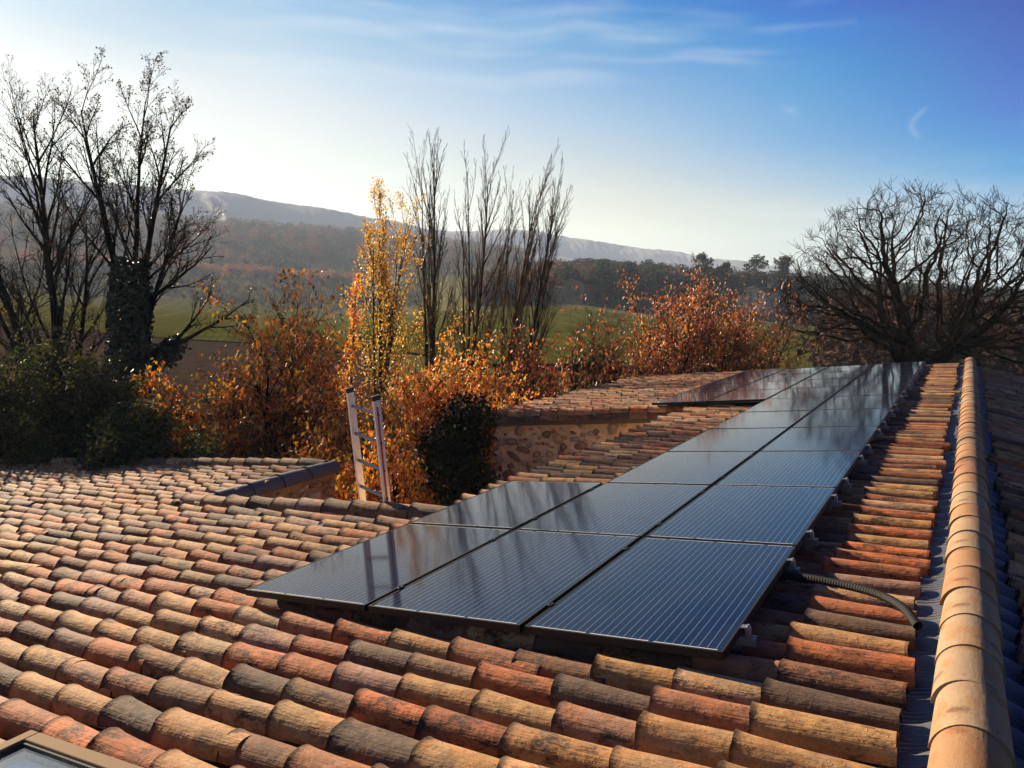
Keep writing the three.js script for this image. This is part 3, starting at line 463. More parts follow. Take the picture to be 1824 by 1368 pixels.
// recursive branching; w = [trunk wood, twig wood], ends = list of twig places for leaves
function grow(R, w, p, dir, len, r, level, o, ends) {
  const last = level >= o.levels - 1, n = Math.max(3, o.n ? o.n[level] : 7), r1 = last ? o.tip : r * (o.taper ?? 0.45);
  const l = limb(R, p, dir, len, r, Math.max(r1, o.tip), { n, wander: o.wander[level] ?? 0.1, lift: o.lift[level] ?? 0 });
  (level < o.thick ? w[0] : w[1]).tube(l.pts, l.rad, level === 0 ? 9 : level === 1 ? 6 : level === 2 ? 4 : 3);
  if (ends && level >= o.leafFrom) for (let i = 1; i <= n; i++) ends.push([l.pts[i], l.pts[i].clone().sub(l.pts[i - 1]).normalize(), level]);
  if (last) return;
  const kids = o.kids[level];
  for (let k = 0; k < kids; k++) {
    const t = lerp(o.from[level] ?? 0.3, 1, (k + R() * 0.9) / kids), i = Math.min(n - 1, Math.floor(t * n)), f = t * n - i, q = l.pts[i].clone().lerp(l.pts[i + 1], f), rr = lerp(l.rad[i], l.rad[i + 1], f);
    const d = l.pts[i + 1].clone().sub(l.pts[i]).normalize(), nd = turn(R, d, (o.angle[level] + (R() - 0.5) * o.spread[level]) * D2R);
    const shrink = o.cone ? lerp(1, o.cone, t) : 1;
    grow(R, w, q, nd, len * o.ratio[level] * (0.7 + R() * 0.6) * shrink, Math.min(rr * 0.78, r * o.rr[level]), level + 1, o, ends);
  }
}
const leafMats = {}; const leafMat = (k, rough = 0.7) => (leafMats[k] ??= phys({ color: 0xffffff, roughness: rough, transmission: 0.62, thickness: 0, side: THREE.DoubleSide }));
const evergreenMat = std({ color: 0xffffff, roughness: 0.55, side: THREE.DoubleSide });
function leafGeo(len, wid, fold = 0.25) { const g = new THREE.BufferGeometry(), h = wid / 2, f = wid * fold; g.setAttribute('position', new THREE.Float32BufferAttribute([0, 0, 0, -h, f, len * 0.42, 0, 0, len * 0.5, 0, -f * 0.6, len, h, f, len * 0.42], 3)); g.setIndex([0, 1, 2, 1, 3, 2, 0, 2, 4, 2, 3, 4]); g.computeVertexNormals(); return g; }
const cherryLeaf = leafGeo(0.115, 0.055), smallLeaf = leafGeo(0.06, 0.045), laurelLeaf = leafGeo(0.10, 0.045, 0.15), ivyLeaf = leafGeo(0.09, 0.08, 0.1);
function leaves(parent, name, R, spots, geo, mat, palette, { size = [0.7, 1.2], hang = 0.5, jitter = 0.08 } = {}) {
  const m = new THREE.InstancedMesh(geo, mat, spots.length), M = new THREE.Matrix4(), q = new THREE.Quaternion(), c = new THREE.Color(), z = V(0, 0, 1);
  spots.forEach((s, i) => {
    const d = V(R() - 0.5, R() - 0.5 - hang, R() - 0.5).normalize(); q.setFromUnitVectors(z, d); q.multiply(new THREE.Quaternion().setFromAxisAngle(z, R() * 6.283));
    const k = lerp(size[0], size[1], R()); M.compose(V(s.x + (R() - 0.5) * jitter, s.y + (R() - 0.5) * jitter, s.z + (R() - 0.5) * jitter), q, V(k, k, k)); m.setMatrixAt(i, M);
    const a = palette[Math.floor(R() * palette.length)], f = 0.75 + R() * 0.5; m.setColorAt(i, c.setRGB(a[0] * f, a[1] * f, a[2] * f));
  });
  m.name = name; m.userData.kind = 'stuff'; m.castShadow = m.receiveShadow = true; parent.add(m); return m;
}
const ORANGE = [[.80, .27, .015], [.84, .36, .02], [.74, .20, .015], [.86, .44, .03], [.60, .14, .015], [.78, .50, .04]];
const MIX = [...ORANGE, ...ORANGE, [.20, .12, .02], [.14, .08, .02], [.24, .22, .04], [.12, .12, .03], [.10, .06, .02]];  // the dark leaves paint shaded gaps into the foliage and add some green
const RUST = [[.50, .14, .03], [.42, .10, .025], [.56, .20, .04], [.36, .09, .03]];
const YELLOW = [[.76, .46, .03], [.72, .38, .03], [.62, .44, .05], [.70, .32, .03]];
const GREEN = [[.03, .045, .012], [.045, .06, .015], [.09, .095, .02], [.025, .035, .01], [.12, .11, .025]];
const hedgeMat = phys({ color: 0xffffff, roughness: 0.8, specularIntensity: 0.35, transmission: 0.3, thickness: 0, side: THREE.DoubleSide });
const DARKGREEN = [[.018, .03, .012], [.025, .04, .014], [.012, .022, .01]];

function bareTree(name, label, category, base, stems, o, bark, seed, group) {
  const R = rng(seed), t = thing(name, label, category, base.toArray(), group), w = [new Wood(), new Wood()], ends = [];
  for (const s of stems) grow(R, w, V(...(s.at ?? [0, 0, 0])), V(...s.dir), s.len, s.r, s.level ?? 0, { ...o, ...(s.o ?? {}) }, ends);
  part('trunk', w[0].geo(), bark, t); const cr = part('crown', w[1].geo(), bark, t); return { t, ends, R, crown: cr };
}
const standing = (px, D) => { const p = at(px, 700, D); p.y = groundAt(p) - 0.1; return p; };
// direction in the picture plane: x to the right, y up, z towards us, for a thing at that place
const dirv = (x, y, z) => V(RGT.x * x - FWD.x * z, y, RGT.z * x - FWD.z * z).toArray();

// a crown that grows towards points spread through its volume: forks and bends come by themselves
function colonise(R, w, trunk, targets, { step, reach, kill, tip, power = 2.35, wob = 0.25, r0, sag = 0 }) {
  const N = trunk.map((p, i) => ({ p, par: i - 1, kids: i < trunk.length - 1 ? 1 : 0, r: 0 })), near = targets.map(() => [0, 1e9]); let from = 0;
  for (let it = 0; it < 90; it++) {
    const pull = new Map();
    targets.forEach((t, i) => { if (!t) return; for (let k = from; k < N.length; k++) { const d = N[k].p.distanceToSquared(t); if (d < near[i][1]) near[i] = [k, d]; } if (near[i][1] < kill * kill) { targets[i] = null; return; } if (near[i][1] < reach * reach) { const k = near[i][0], d = t.clone().sub(N[k].p).normalize(); pull.has(k) ? pull.get(k).add(d) : pull.set(k, d); } });
    from = N.length; if (!pull.size) break;
    for (const [k, d] of pull) { if (N[k].kids > 3) continue; d.normalize(); if (N[k].par >= 0) d.addScaledVector(N[k].p.clone().sub(N[N[k].par].p).normalize(), 0.55); d.x += (R() - 0.5) * wob * 2; d.y += (R() - 0.5) * wob * 2 - sag; d.z += (R() - 0.5) * wob * 2; N.push({ p: N[k].p.clone().addScaledVector(d.normalize(), step), par: k, kids: 0, r: 0 }); N[k].kids++; }
  }
  for (let k = N.length - 1; k >= 0; k--) { const n = N[k]; n.r = n.kids ? Math.pow(n.r, 1 / power) : tip; if (n.par >= 0) N[n.par].r += Math.pow(n.r, power); }
  const f = r0 / N[0].r, big = N.map(() => -1); N.forEach((n, k) => { n.r = tip + (n.r - tip) * f; if (n.par >= 0 && (big[n.par] < 0 || N[big[n.par]].r < n.r)) big[n.par] = k; });
  const tips = [];
  N.forEach((n) => { if (n.par >= 0 && n.kids && n.r < 0.028 && R() < 0.12) tips.push([n.p, n.p.clone().sub(N[n.par].p).normalize()]); });
  N.forEach((n, k) => { if (n.par >= 0 && big[n.par] === k) return; const pts = n.par >= 0 ? [N[n.par].p] : [], rad = n.par >= 0 ? [Math.min(n.r * 1.15, N[n.par].r)] : []; let q = k; for (; q >= 0; q = big[q]) { pts.push(N[q].p); rad.push(N[q].r); if (big[q] < 0) tips.push([N[q].p, pts.length > 1 ? N[q].p.clone().sub(pts[pts.length - 2]).normalize() : V(0, 1, 0)]); } if (pts.length > 1) w[n.r > 0.035 ? 0 : 1].tube(pts, rad, n.r > 0.1 ? 9 : n.r > 0.03 ? 6 : 4); });
  return tips;
}
// -- the walnut behind the far end of the ridge
{
  const base = standing(1640, 25), R = rng(301), t = thing('walnut_tree', 'bare spreading walnut tree rising behind the far end of the ridge', 'tree', base.toArray()), w = [new Wood(), new Wood()];
  const cen = at(1655, 545, 25).sub(base), targets = []; let guard = 0;
  while (targets.length < 4600 && guard++ < 60000) { const a = V(R() * 2 - 1, R() * 2 - 1, R() * 2 - 1), l = a.length(); if (l > 1 || l < 0.25 || R() > 0.25 + l * l) continue; const lump = 0.86 + 0.3 * vnoise(Math.atan2(a.z, a.x) * 2.2 + 9, a.y * 2.4 + 9, 6); if (a.y < -0.50 + 0.25 * R()) continue; const q = V(a.x * 4.6 * lump, a.y * 3.5 * lump, a.z * 4.0 * lump); targets.push(q.add(cen)); }
  const trunk = []; for (let y = 0; y < cen.y - 2.1; y += 0.25) trunk.push(V(Math.sin(y * 0.8) * 0.08, y, Math.cos(y * 0.7) * 0.06));
  const tips = colonise(R, w, trunk, targets, { step: 0.17, reach: 4.2, kill: 0.27, tip: 0.0065, r0: 0.44, wob: 0.48, power: 2.1 });
  for (const [p, d] of tips) for (let k = 0; k < 3; k++) { const l = limb(R, p, turn(R, d, (12 + 40 * R()) * D2R), 0.25 + R() * 0.35, 0.008, 0.0045, { n: 4, wander: 0.26, lift: 0.5 }); w[1].tube(l.pts, l.rad, 3); for (let q = 0; q < 2; q++) { const m = limb(R, l.pts[1 + q], turn(R, l.dir, (25 + 25 * R()) * D2R), 0.12 + R() * 0.2, 0.005, 0.0035, { n: 2, wander: 0.2, lift: 0.4 }); w[1].tube(m.pts, m.rad, 3); } }
  part('trunk', w[0].geo(), barkMid, t); part('crown', w[1].geo(), barkMid, t);
}
// -- the two tall bare trees on the left
const LT = { levels: 5, thick: 2, tip: 0.004, taper: 0.14, kids: [13, 7, 5, 4], from: [0.2, 0.2, 0.2, 0.2], angle: [24, 28, 34, 38], spread: [22, 26, 34, 40], ratio: [0.44, 0.5, 0.55, 0.6], rr: [0.30, 0.42, 0.5, 0.6], wander: [0.05, 0.09, 0.14, 0.2, 0.22], lift: [0.1, 0.3, 0.25, 0.2, 0.1], n: [12, 8, 6, 5, 4], cone: 0.45, leafFrom: 3 };
{
  const D = 24, base = standing(228, D);
  const a = bareTree('ivy_clad_tree', 'tall bare tree with a thick ivy covered trunk on the left', 'tree', base, [
    { dir: dirv(0.02, 1, 0), len: 6.0, r: 0.42, o: { kids: [0], taper: 0.75 } },
    { at: [0, 4.6, 0], dir: dirv(-0.16, 1, 0.05), len: 6.6, r: 0.13 }, { at: dirv(0.2, 4.4, 0), dir: dirv(0.10, 1, 0), len: 6.6, r: 0.13 }, { at: dirv(0.35, 4.2, 0), dir: dirv(0.30, 1, 0.1), len: 5.2, r: 0.1 }, { at: dirv(0.1, 5.0, 0), dir: dirv(0.02, 1, -0.1), len: 6.6, r: 0.11 },
    { at: dirv(0.1, 3.6, 0), dir: dirv(1, 0.35, 0.1), len: 1.6, r: 0.2, o: { kids: [0], taper: 0.8, lift: [0.6] } }, { at: dirv(1.5, 4.5, 0), dir: dirv(1, 0.55, 0), len: 2.6, r: 0.07, level: 1 }, { at: dirv(1.4, 4.4, 0.1), dir: dirv(0.6, 0.9, 0), len: 2.2, r: 0.06, level: 1 }, { at: dirv(0.3, 5.6, 0), dir: dirv(1, 0.5, 0.1), len: 3.2, r: 0.08, level: 1 },
  ], LT, barkDark, 311, 'bare trees on the left');
  const iv = []; const R = rng(7); for (let i = 0; i < 5200; i++) { const y = Math.pow(R(), 0.9) * 6.6 + 0.4, rr = (0.62 + 0.22 * vnoise(y * 1.7, 3, 4)) * lerp(1.1, 0.72, y / 7) * Math.sqrt(0.55 + 0.45 * R()), an = R() * 6.283; iv.push(V(Math.cos(an) * rr + RGT.x * 0.03 * y, y, Math.sin(an) * rr)); }
  for (let i = 0; i < 900; i++) { const t = R(), an = R() * 6.283, rr = 0.34 * Math.sqrt(R()); const d = dirv(0.3 + 1.3 * t, 3.7 + 0.9 * t * t, 0.1); iv.push(V(d[0] + Math.cos(an) * rr, d[1] + (R() - 0.5) * 0.5, d[2] + Math.sin(an) * rr)); }
  leaves(a.t, 'ivy', R, iv, ivyLeaf, evergreenMat, DARKGREEN, { size: [1.2, 2.2], hang: 0.2, jitter: 0.1 });
  leaves(a.t, 'withered_leaves', R, a.ends.filter(() => R() < 0.09).map((e) => e[0]), smallLeaf, leafMat('dead'), [[.07, .045, .025], [.09, .06, .03]], { size: [0.8, 1.3], jitter: 0.16 });
  const base2 = standing(95, 26);
  const b = bareTree('bare_tree', 'tall bare tree of several stems at the left edge', 'tree', base2, [
    { at: dirv(0.2, 0, 0), dir: dirv(-0.04, 1, 0), len: 10.2, r: 0.19 }, { at: dirv(-0.2, 0, 0), dir: dirv(-0.14, 1, 0.1), len: 9.6, r: 0.17 }, { at: dirv(0.3, 0.6, 0), dir: dirv(0.10, 1, 0), len: 10.4, r: 0.17 }, { at: dirv(0.1, 1.2, 0), dir: dirv(-0.45, 1, 0.1), len: 7, r: 0.12 }, { at: dirv(0.5, 0.3, 0.2), dir: dirv(0.26, 1, 0.2), len: 8.2, r: 0.13 },
  ], LT, barkDark, 323, 'bare trees on the left');
  leaves(b.t, 'withered_leaves', R, b.ends.filter(() => R() < 0.06).map((e) => e[0]), smallLeaf, leafMat('dead'), [[.07, .045, .025], [.09, .06, .03]], { size: [0.8, 1.3], jitter: 0.16 });
}
// -- poplars: upright limbs hugging the stem
const PT = { levels: 4, thick: 1, tip: 0.0045, taper: 0.12, kids: [26, 9, 5], from: [0.14, 0.15, 0.15], angle: [16, 18, 24], spread: [12, 16, 24], ratio: [0.38, 0.36, 0.42], rr: [0.26, 0.38, 0.6], wander: [0.025, 0.05, 0.09, 0.14], lift: [0.1, 0.35, 0.4, 0.3], n: [14, 8, 5, 4], cone: 0.42, leafFrom: 1 };
function poplar(label, px, D, topPx, topPy, lean, seed, leafShare, palette, extra = {}) {
  const base = standing(px, D), top = at(topPx, topPy, D), dir = top.clone().sub(base), len = dir.length() * 0.875;
  const more = (extra.leaders ?? []).map(([lx, ly, lz]) => { const d = at(lx, ly, D - lz).sub(base); return { dir: d.toArray(), len: d.length() * 0.92, r: 0.0066 * len, o: { kids: [14, 7, 4] } }; });
  const a = bareTree('poplar_tree', label, 'tree', base, [{ dir: dir.toArray(), len, r: 0.0105 * len }, ...more], { ...PT, ...(extra.o ?? {}) }, extra.bark ?? barkPale, seed, 'slender poplars beyond the courtyard');
  if (leafShare) leaves(a.t, 'foliage', a.R, a.ends.filter((e) => a.R() < leafShare * (extra.lowLeaves ? sstep(extra.lowLeaves * len, 0.2 * len, e[0].y) : 1)).map((e) => e[0]), smallLeaf, leafMat('pop'), palette, { size: [1.0, 1.7], jitter: 0.3 });
  return a;
}
poplar('poplar still covered in small yellow leaves above the ladder', 676, 27, 694, 312, 0, 401, 0.6, YELLOW, { bark: barkMid, leaders: [[652, 392, 0.3], [724, 352, -0.3], [706, 420, 0.2]], o: { kids: [18, 7, 5], angle: [20, 22, 28], ratio: [0.36, 0.40, 0.42] } });
poplar('short thin poplar left of the yellow one, with orange leaves', 622, 26, 632, 470, 0, 402, 0.7, ORANGE, { bark: barkMid, o: { kids: [16, 6, 3], ratio: [0.24, 0.4, 0.4] } });
poplar('tallest bare poplar, with the highest top in the clump', 772, 30, 806, 214, 0, 403, 0.25, ORANGE, { lowLeaves: 0.6, leaders: [[756, 250, 0.4], [780, 330, -0.5]] });
poplar('bare poplar with a fuller top right of the tallest one', 836, 31, 872, 244, 0, 404, 0.25, ORANGE, { lowLeaves: 0.6, leaders: [[848, 262, 0.4], [898, 330, -0.3], [826, 350, 0.2]] });
poplar('bare poplar leaning right, fourth from the ladder', 893, 33, 946, 282, 0, 405, 0.16, RUST, { lowLeaves: 0.5, leaders: [[914, 330, 0.4], [966, 284, -0.4]] });
poplar('bare poplar farthest right in the clump', 925, 33, 998, 294, 0, 406, 0.12, RUST, { lowLeaves: 0.5, leaders: [[978, 340, 0.4], [1006, 380, -0.3]] });

// -- shrubs: stems with twigs and leaves
const SH = { levels: 4, thick: 1, tip: 0.003, taper: 0.25, kids: [8, 6, 4], from: [0.15, 0.15, 0.15], angle: [34, 38, 42], spread: [26, 30, 36], ratio: [0.5, 0.5, 0.5], rr: [0.5, 0.55, 0.6], wander: [0.06, 0.1, 0.14, 0.18], lift: [0.1, 0.2, 0.1, 0], n: [9, 7, 5, 4], leafFrom: 1 };
function shrub(name, label, category, px, D, topPy, halfPx, seed, palette, { leaf = cherryLeaf, mat = leafMat('shrub'), share = 1, stems = 9, bark = barkDark, group, dense = 1, o = {}, size = [0.75, 1.3], hang = 0.5, rise = 0, jitter = 0.2, reach, peak = 0.82 } = {}) {
  const R = rng(seed), base = standing(px, D); base.y += rise; const top = at(px, topPy, D), h = top.y - base.y, half = halfPx / FOC * D, list = [];
  for (let i = 0; i < stems; i++) { const x = (i + 0.5) / stems * 2 - 1 + (R() - 0.5) * 0.2, z = (R() - 0.5) * 1.4, l = h * (peak < 0.8 ? 0.90 + 0.1 * R() : 0.70 + 0.24 * R()) * lerp(1, peak, Math.abs(x)); list.push({ at: dirv(x * half * 0.45, 0, z * half * 0.4), dir: dirv(x * half * 0.5, h * 0.9, z * half * 0.4), len: l, r: 0.012 * h * (0.6 + R() * 0.5) }); }
  const rt = clamp(half * 1.0 / h, 0.1, 0.5), a = bareTree(name, label, category, base, list, { ...SH, ratio: [rt, 0.5, 0.5], kids: [Math.round(clamp(3.4 / rt, 7, 26)), 6, 4], from: [clamp(1 - (reach ?? h) / h, 0.12, 0.8), 0.15, 0.15], ...o }, bark, seed + 1, group);
  const spots = []; for (const e of a.ends) for (let k = 0; k < dense; k++) if (a.R() < share) spots.push(e[0]);
  leaves(a.t, 'foliage', a.R, spots, leaf, mat, palette, { size, hang, jitter });
  return a;
}
const G1 = 'orange leaved shrubs along the courtyard';
shrub('cherry_shrub', 'orange leaved shrub with a tall leader left of the ladder', 'shrub', 505, 17.3, 578, 118, 501, [...ORANGE, ...MIX], { share: 0.5, stems: 11, dense: 2, group: G1, size: [0.75, 1.25], peak: 0.6 });
shrub('cherry_shrub', 'low orange and green shrub in front of the ivy clad tree', 'shrub', 330, 15.8, 690, 110, 503, [...MIX, [.22, .20, .04], [.12, .13, .03], [.08, .09, .02], [.06, .07, .02]], { share: 0.6, stems: 10, dense: 2, group: G1, size: [0.75, 1.2] });
shrub('cherry_shrub', 'orange and yellow shrub just above the ladder top, under the yellow poplar', 'shrub', 635, 14.2, 690, 95, 505, [...MIX, ...YELLOW], { share: 0.5, stems: 11, dense: 2, group: G1, size: [0.7, 1.15] });
shrub('cherry_shrub', 'vivid orange shrub low behind the ladder, touching the dark evergreen bush', 'shrub', 686, 10.8, 752, 100, 507, [...ORANGE, ...ORANGE, ...MIX], { share: 0.7, stems: 14, dense: 2, group: G1, size: [0.5, 0.85] });
shrub('cherry_shrub', 'orange shrub above the dark bush, below the tallest poplar', 'shrub', 810, 17, 600, 105, 509, [...ORANGE, ...MIX], { share: 0.55, stems: 12, dense: 3, group: G1, size: [0.55, 0.95] });
shrub('cherry_shrub', 'rusty orange bush showing over the wing roof on the right', 'shrub', 1235, 27, 512, 122, 511, [...RUST, ...ORANGE.slice(0, 3), [.12, .05, .02]], { share: 0.62, stems: 16, group: G1, dense: 2, size: [0.7, 1.2] });
shrub('twiggy_shrub', 'nearly bare brown shrub left of the rusty bush', 'shrub', 1060, 25, 560, 90, 513, RUST, { share: 0.10, stems: 13, size: [1.2, 1.8], bark: barkMid, group: 'nearly bare shrubs behind the wing' });
shrub('twiggy_shrub', 'nearly bare brown shrub at the foot of the right poplars', 'shrub', 935, 23, 590, 80, 515, RUST, { share: 0.2, stems: 13, size: [0.9, 1.5], bark: barkMid, group: 'nearly bare shrubs behind the wing' });
{
  const R = rng(517), base = standing(822, 10.9), t = thing('evergreen_bush', 'dark evergreen bush beside the stone end wall', 'bush', base.toArray()), w = new Wood(), spots = [], top = at(820, 706, 11.1).y - base.y;
  const lobes = []; for (let i = 0; i < 26; i++) { const y = lerp(0.4, top - 0.22, (i + R() * 0.5) / 26), f = Math.sqrt(clamp(1.06 - Math.pow(y / top, 5))), a = R() * 6.28, d = 0.50 * f * Math.sqrt(R()); lobes.push([Math.cos(a) * d, y, Math.sin(a) * d, 0.30 + R() * 0.17]); w.tube([V(0, 0, 0), V(Math.cos(a) * d * 0.6, y * 0.6, Math.sin(a) * d * 0.6), V(Math.cos(a) * d, y, Math.sin(a) * d)], [0.03, 0.015, 0.006], 4); }
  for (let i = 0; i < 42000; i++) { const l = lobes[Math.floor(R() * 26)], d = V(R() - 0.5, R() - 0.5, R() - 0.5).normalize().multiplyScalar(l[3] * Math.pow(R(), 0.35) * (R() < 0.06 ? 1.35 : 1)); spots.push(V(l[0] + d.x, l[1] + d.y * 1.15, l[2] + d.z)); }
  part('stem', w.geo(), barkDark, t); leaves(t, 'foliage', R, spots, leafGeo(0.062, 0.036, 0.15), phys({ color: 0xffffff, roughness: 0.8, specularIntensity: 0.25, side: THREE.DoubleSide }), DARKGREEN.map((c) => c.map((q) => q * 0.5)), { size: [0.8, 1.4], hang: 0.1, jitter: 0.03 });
}
const G2 = 'green hedge shrubs behind the outbuilding';
shrub('hedge_shrub', 'tall dark green shrub at the left edge behind the roof', 'shrub', 30, 15.5, 672, 110, 521, GREEN, { leaf: laurelLeaf, mat: hedgeMat, share: 1, stems: 14, dense: 3, group: G2, hang: 0.1, jitter: 0.3 });
shrub('hedge_shrub', 'dark green shrub directly below the ivy clad tree', 'shrub', 160, 15, 684, 95, 523, GREEN, { leaf: laurelLeaf, mat: hedgeMat, share: 1, stems: 14, dense: 3, group: G2, hang: 0.1, jitter: 0.3 });
shrub('hedge_shrub', 'dark shrub low behind the roof left of the orange shrubs', 'shrub', 255, 13.2, 735, 70, 525, GREEN, { leaf: laurelLeaf, mat: hedgeMat, share: 1, stems: 12, dense: 3, group: G2, hang: 0.1, jitter: 0.3 });

// ------------------------------------------------------------------ woods, far trees and houses
function crownGeo(seed, tris, shape, trunk = 0.12) {              // crown of leaf clumps, unit height
  const R = rng(seed), pos = [], lobes = []; const nl = shape === 'pine' ? 9 : 13;
  for (let i = 0; i < nl; i++) { const y = shape === 'pine' ? lerp(0.45, 0.95, R()) : lerp(0.30, 0.86, R()), rr = (shape === 'pine' ? 0.30 : 0.34) * Math.sin(Math.PI * clamp((y - 0.12) / 0.9)) ; const a = R() * 6.28; lobes.push([Math.cos(a) * rr * R(), y, Math.sin(a) * rr * R(), shape === 'pine' ? 0.10 + R() * 0.08 : 0.12 + R() * 0.09]); }
  for (let i = 0; i < tris; i++) { const l = lobes[Math.floor(R() * nl)]; const d = V(R() - 0.5, R() - 0.5, R() - 0.5).normalize().multiplyScalar(l[3] * Math.pow(R(), 0.4)); const c = V(l[0] + d.x, l[1] + d.y * (shape === 'pine' ? 0.6 : 0.85), l[2] + d.z), s = 0.028 + R() * 0.03; for (let k = 0; k < 3; k++) pos.push(c.x + (R() - 0.5) * s * 2, c.y + (R() - 0.5) * s * 1.6, c.z + (R() - 0.5) * s * 2); }
  const w = new Wood(); w.tube([V(0, -0.1, 0), V(0.01, 0.3, 0), V(0, 0.7, 0.01)], [trunk * 0.22, trunk * 0.15, trunk * 0.05], 4); const wg = w.geo().toNonIndexed(); wg.deleteAttribute('uv'); wg.deleteAttribute('normal');
  const g = new THREE.BufferGeometry(); g.setAttribute('position', new THREE.Float32BufferAttribute(pos, 3)); const m = mergeGeometries([g, wg]); m.computeVertexNormals(); return m;
}
const crownMat = phys({ specularIntensity: 0.2, color: 0xffffff, roughness: 0.9, side: THREE.DoubleSide, transmission: 0.25, thickness: 0 });
const crowns = [crownGeo(11, 620, 'oak'), crownGeo(12, 620, 'oak'), crownGeo(13, 520, 'pine')];
function woods(name, label, seed, geo, count, pick, palette, hgt) {
  const R = rng(seed), m = new THREE.InstancedMesh(geo, crownMat, count), M = new THREE.Matrix4(), c = new THREE.Color(), q = new THREE.Quaternion();
  for (let i = 0; i < count; i++) { const [D, L] = pick(R), p = ground2(D, L), h = lerp(hgt[0], hgt[1], R()); q.setFromAxisAngle(V(0, 1, 0), R() * 6.28); M.compose(V(p.x, terrain(D, L) - 0.3, p.z), q, V(h * (0.9 + R() * 0.5), h, h * (0.9 + R() * 0.5))); m.setMatrixAt(i, M); const a = palette[Math.floor(R() * palette.length)], f = 0.7 + R() * 0.6; m.setColorAt(i, c.setRGB(a[0] * f, a[1] * f, a[2] * f)); }
  m.name = name; m.castShadow = m.receiveShadow = true; scene.add(m); tag(m, label, 'wood', undefined, 'stuff');
}
const BROWN = [[.14, .075, .035], [.17, .085, .035], [.11, .07, .04], [.09, .08, .045], [.19, .10, .045]], PINE = [[.030, .042, .024], [.04, .05, .028], [.025, .036, .024]];
woods('shade_scrub', 'added dark scrub standing in for shade on the slope below the orange tree row', 36, crowns[0], 1800, (R) => { const D = lerp(298, 452, R()); return [D, lerp(-0.78 * D, -0.12 * D, R())]; }, [[.05, .042, .028], [.05, .05, .03], [.04, .038, .026]], [1.8, 3.8]);  // dark scrub added so the slope looks shaded; shade is in its colour
woods('oak_wood', 'brown autumn wood covering the low hill on the left', 31, crowns[0], 1700, (R) => { const D = lerp(462, 880, Math.sqrt(R())); return [D, lerp(-0.78 * D, 0.0 * D, R())]; }, [...BROWN, ...PINE.slice(0, 2)], [10, 18]);
woods('orange_tree_row', 'row of orange trees along the edge of the far field', 32, crowns[1], 170, (R) => { const t = R(); return [lerp(440, 466, R()), lerp(-290, -78, t)]; }, [[.34, .15, .05], [.30, .13, .05], [.26, .12, .05]], [8, 12]);
woods('mixed_wood', 'reddish brown wood behind the field on the right', 33, crowns[1], 620, (R) => { const D = lerp(205, 330, R()); return [D, lerp(-0.06 * D, 0.30 * D, R())]; }, [[.10, .05, .03], [.13, .06, .03], [.08, .055, .035], [.06, .055, .035], [.15, .055, .03]], [8, 13]);
woods('pine_wood', 'dark pines standing in the wood on the right', 34, crowns[2], 420, (R) => { const D = lerp(198, 300, R()); return [D, lerp(0.06 * D, 0.72 * D, R())]; }, PINE, [8, 13]);
woods('thicket', 'brown thicket beyond the walnut tree on the right', 35, crowns[0], 420, (R) => { const D = lerp(46, 130, R()); return [D, lerp(0.40 * D + 1.5, 0.95 * D + 10, R())]; }, [[.055, .03, .022], [.045, .028, .022], [.065, .032, .022]], [5.5, 9]);
// far trees that stand out one by one
function farTree(name, label, category, px, D, topPy, seed, shape, palette, wide = 1, group) {
  const p = at(px, 500, D); p.y = groundAt(p); const h = at(px, topPy, D).y - p.y, t = thing(name, label, category, p.toArray(), group); const R = rng(seed), a = palette[Math.floor(R() * palette.length)];
  const w = new Wood(); w.tube([V(0, -0.3, 0), V(0, h * 0.4, 0), V(0, h * 0.85, 0)], [h * 0.022, h * 0.017, h * 0.006], 5); part('trunk', w.geo(), barkDark, t);
  const c = part('crown', crownGeo(seed, 1100, shape), phys({ color: RGB(...a), roughness: 0.9, side: THREE.DoubleSide, transmission: 0.2, thickness: 0 }), t); c.scale.set(h * wide, h, h * wide);
}
farTree('pine_tree', 'tall dark pine on the skyline left of the lone bright gap', 'tree', 1252, 205, 448, 61, 'pine', PINE, 0.85);
farTree('pine_tree', 'slim umbrella pine right of the bright gap in the treeline', 'tree', 1292, 203, 455, 62, 'pine', PINE, 0.75);
farTree('pine_tree', 'wide dark pine on the skyline above the pale house', 'tree', 1345, 210, 455, 63, 'pine', PINE, 0.9);
farTree('pine_tree', 'dark pine on the skyline right of the pale house', 'tree', 1392, 206, 459, 64, 'pine', PINE, 0.85);
farTree('pine_tree', 'lone pine on the hill crest left of the yellow poplar', 'tree', 582, 840, 399, 65, 'pine', PINE, 0.9);
farTree('evergreen_tree', 'broad dark evergreen on the hill crest right of the smoke', 'tree', 452, 840, 390, 66, 'oak', PINE, 1.5);
farTree('cedar_tree', 'pointed conifer on the hill crest beside the smoke', 'tree', 404, 850, 392, 67, 'oak', PINE, 0.9);
farTree('oak_tree', 'rounded dark oak on the hill crest by the yellow poplar', 'tree', 622, 830, 403, 68, 'oak', PINE, 1.4);

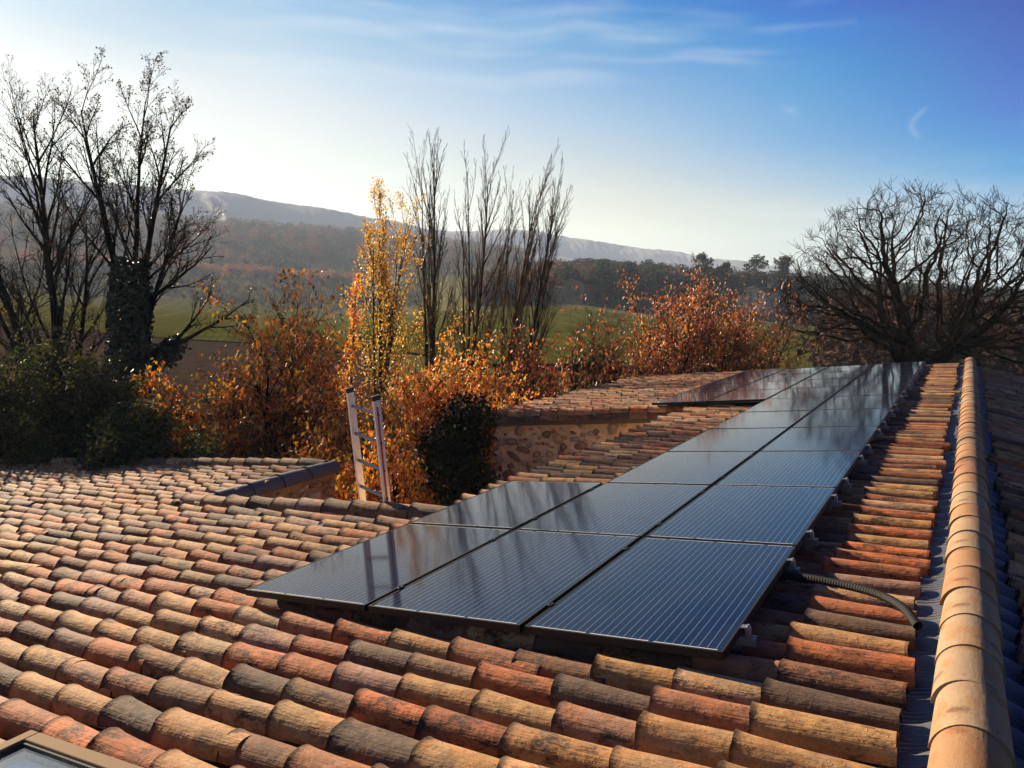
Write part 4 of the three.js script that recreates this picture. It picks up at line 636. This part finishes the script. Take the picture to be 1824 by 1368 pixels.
function farHouse(label, px, py, D, w, h, d, rotY, wallC, seed) {
  const p = at(px, py, D); const o = thing('country_house', label, 'house', p.toArray()); o.rotation.y = rotY;
  const wm = std({ color: RGB(...wallC), map: plasterTex }), s = new THREE.Shape(); s.moveTo(-w / 2, -4); s.lineTo(w / 2, -4); s.lineTo(w / 2, h); s.lineTo(0, h + w * 0.16); s.lineTo(-w / 2, h); s.closePath();
  part('wall', new THREE.ExtrudeGeometry(s, { depth: d, bevelEnabled: false }).translate(0, 0, -d / 2), wm, o);
  const rl = Math.hypot(w / 2, w * 0.16) + 0.5, ra = Math.atan2(w * 0.16, w / 2); const roof = part('roof', mergeGeometries([1, -1].map((k) => box(rl, 0.22, d + 0.8).translate(-rl / 2, 0.14, 0).rotateZ(ra).scale(-k, 1, 1).translate(0, h + w * 0.16, 0).applyMatrix4(new THREE.Matrix4()))), std({ color: RGB(0.16, 0.10, 0.07), side: THREE.DoubleSide }), o);
  part('chimney', box(0.7, 1.3, 0.7, w * 0.2, h + w * 0.16 + 0.3, -d * 0.2), wm, roof);
  const gm = std({ color: RGB(0.03, 0.035, 0.045), roughness: 0.2 }); for (const [x, y, ww, hh] of [[-w * 0.25, h * 0.68, 1.0, 1.3], [w * 0.2, h * 0.68, 1.0, 1.3], [-w * 0.2, h * 0.2, 1.1, 2.0], [w * 0.22, h * 0.22, 1.2, 1.3]]) part('window', box(ww, hh, 0.06, x, y, d / 2 + 0.02), gm, o);
  part('annex', mergeGeometries([box(w * 0.55, h * 0.55 + 4, d * 0.8, -w * 0.75, h * 0.275 - 2, 0), ]), wm, o);
}
farHouse('pale house with a low gable at the foot of the pines', 1355, 543, 196, 5.2, 3.6, 6, -0.35, [.70, .70, .72], 1);
farHouse('low house half hidden in the wood left of the pines', 1186, 507, 212, 6, 2.4, 6, 1.1, [.38, .36, .34], 2);
farHouse('dim house at the wood edge just right of the bare poplars', 1030, 526, 197, 5.6, 3.2, 6, 0.0, [.30, .29, .28], 3);

// smoke drifting over the hill crest
{
  const R = rng(88), n = 70, base = at(398, 402, 800), m = new THREE.InstancedMesh(new THREE.IcosahedronGeometry(1, 3), std({ color: RGB(0.95, 0.95, 0.95), transparent: true, opacity: 0.17, depthWrite: false }), n), M = new THREE.Matrix4(), q = new THREE.Quaternion();
  for (let i = 0; i < n; i++) { const t = Math.pow((i + R()) / n, 0.8), w = 1.5 + 9 * t, p = base.clone().addScaledVector(RGT, -t * t * 17 + (R() - 0.5) * w * 1.9).addScaledVector(FWD, (R() - 0.5) * w * 2); p.y += t * 30 + (R() - 0.5) * 5; const s = (1.3 + 4.2 * t) * (0.55 + R() * 0.6); M.compose(p, q, V(s * 1.25, s, s)); m.setMatrixAt(i, M); }
  m.name = 'smoke'; scene.add(m); tag(m, 'white smoke drifting up from the hill crest on the left', 'smoke', undefined, 'stuff');
}

renderer.render(scene, camera);
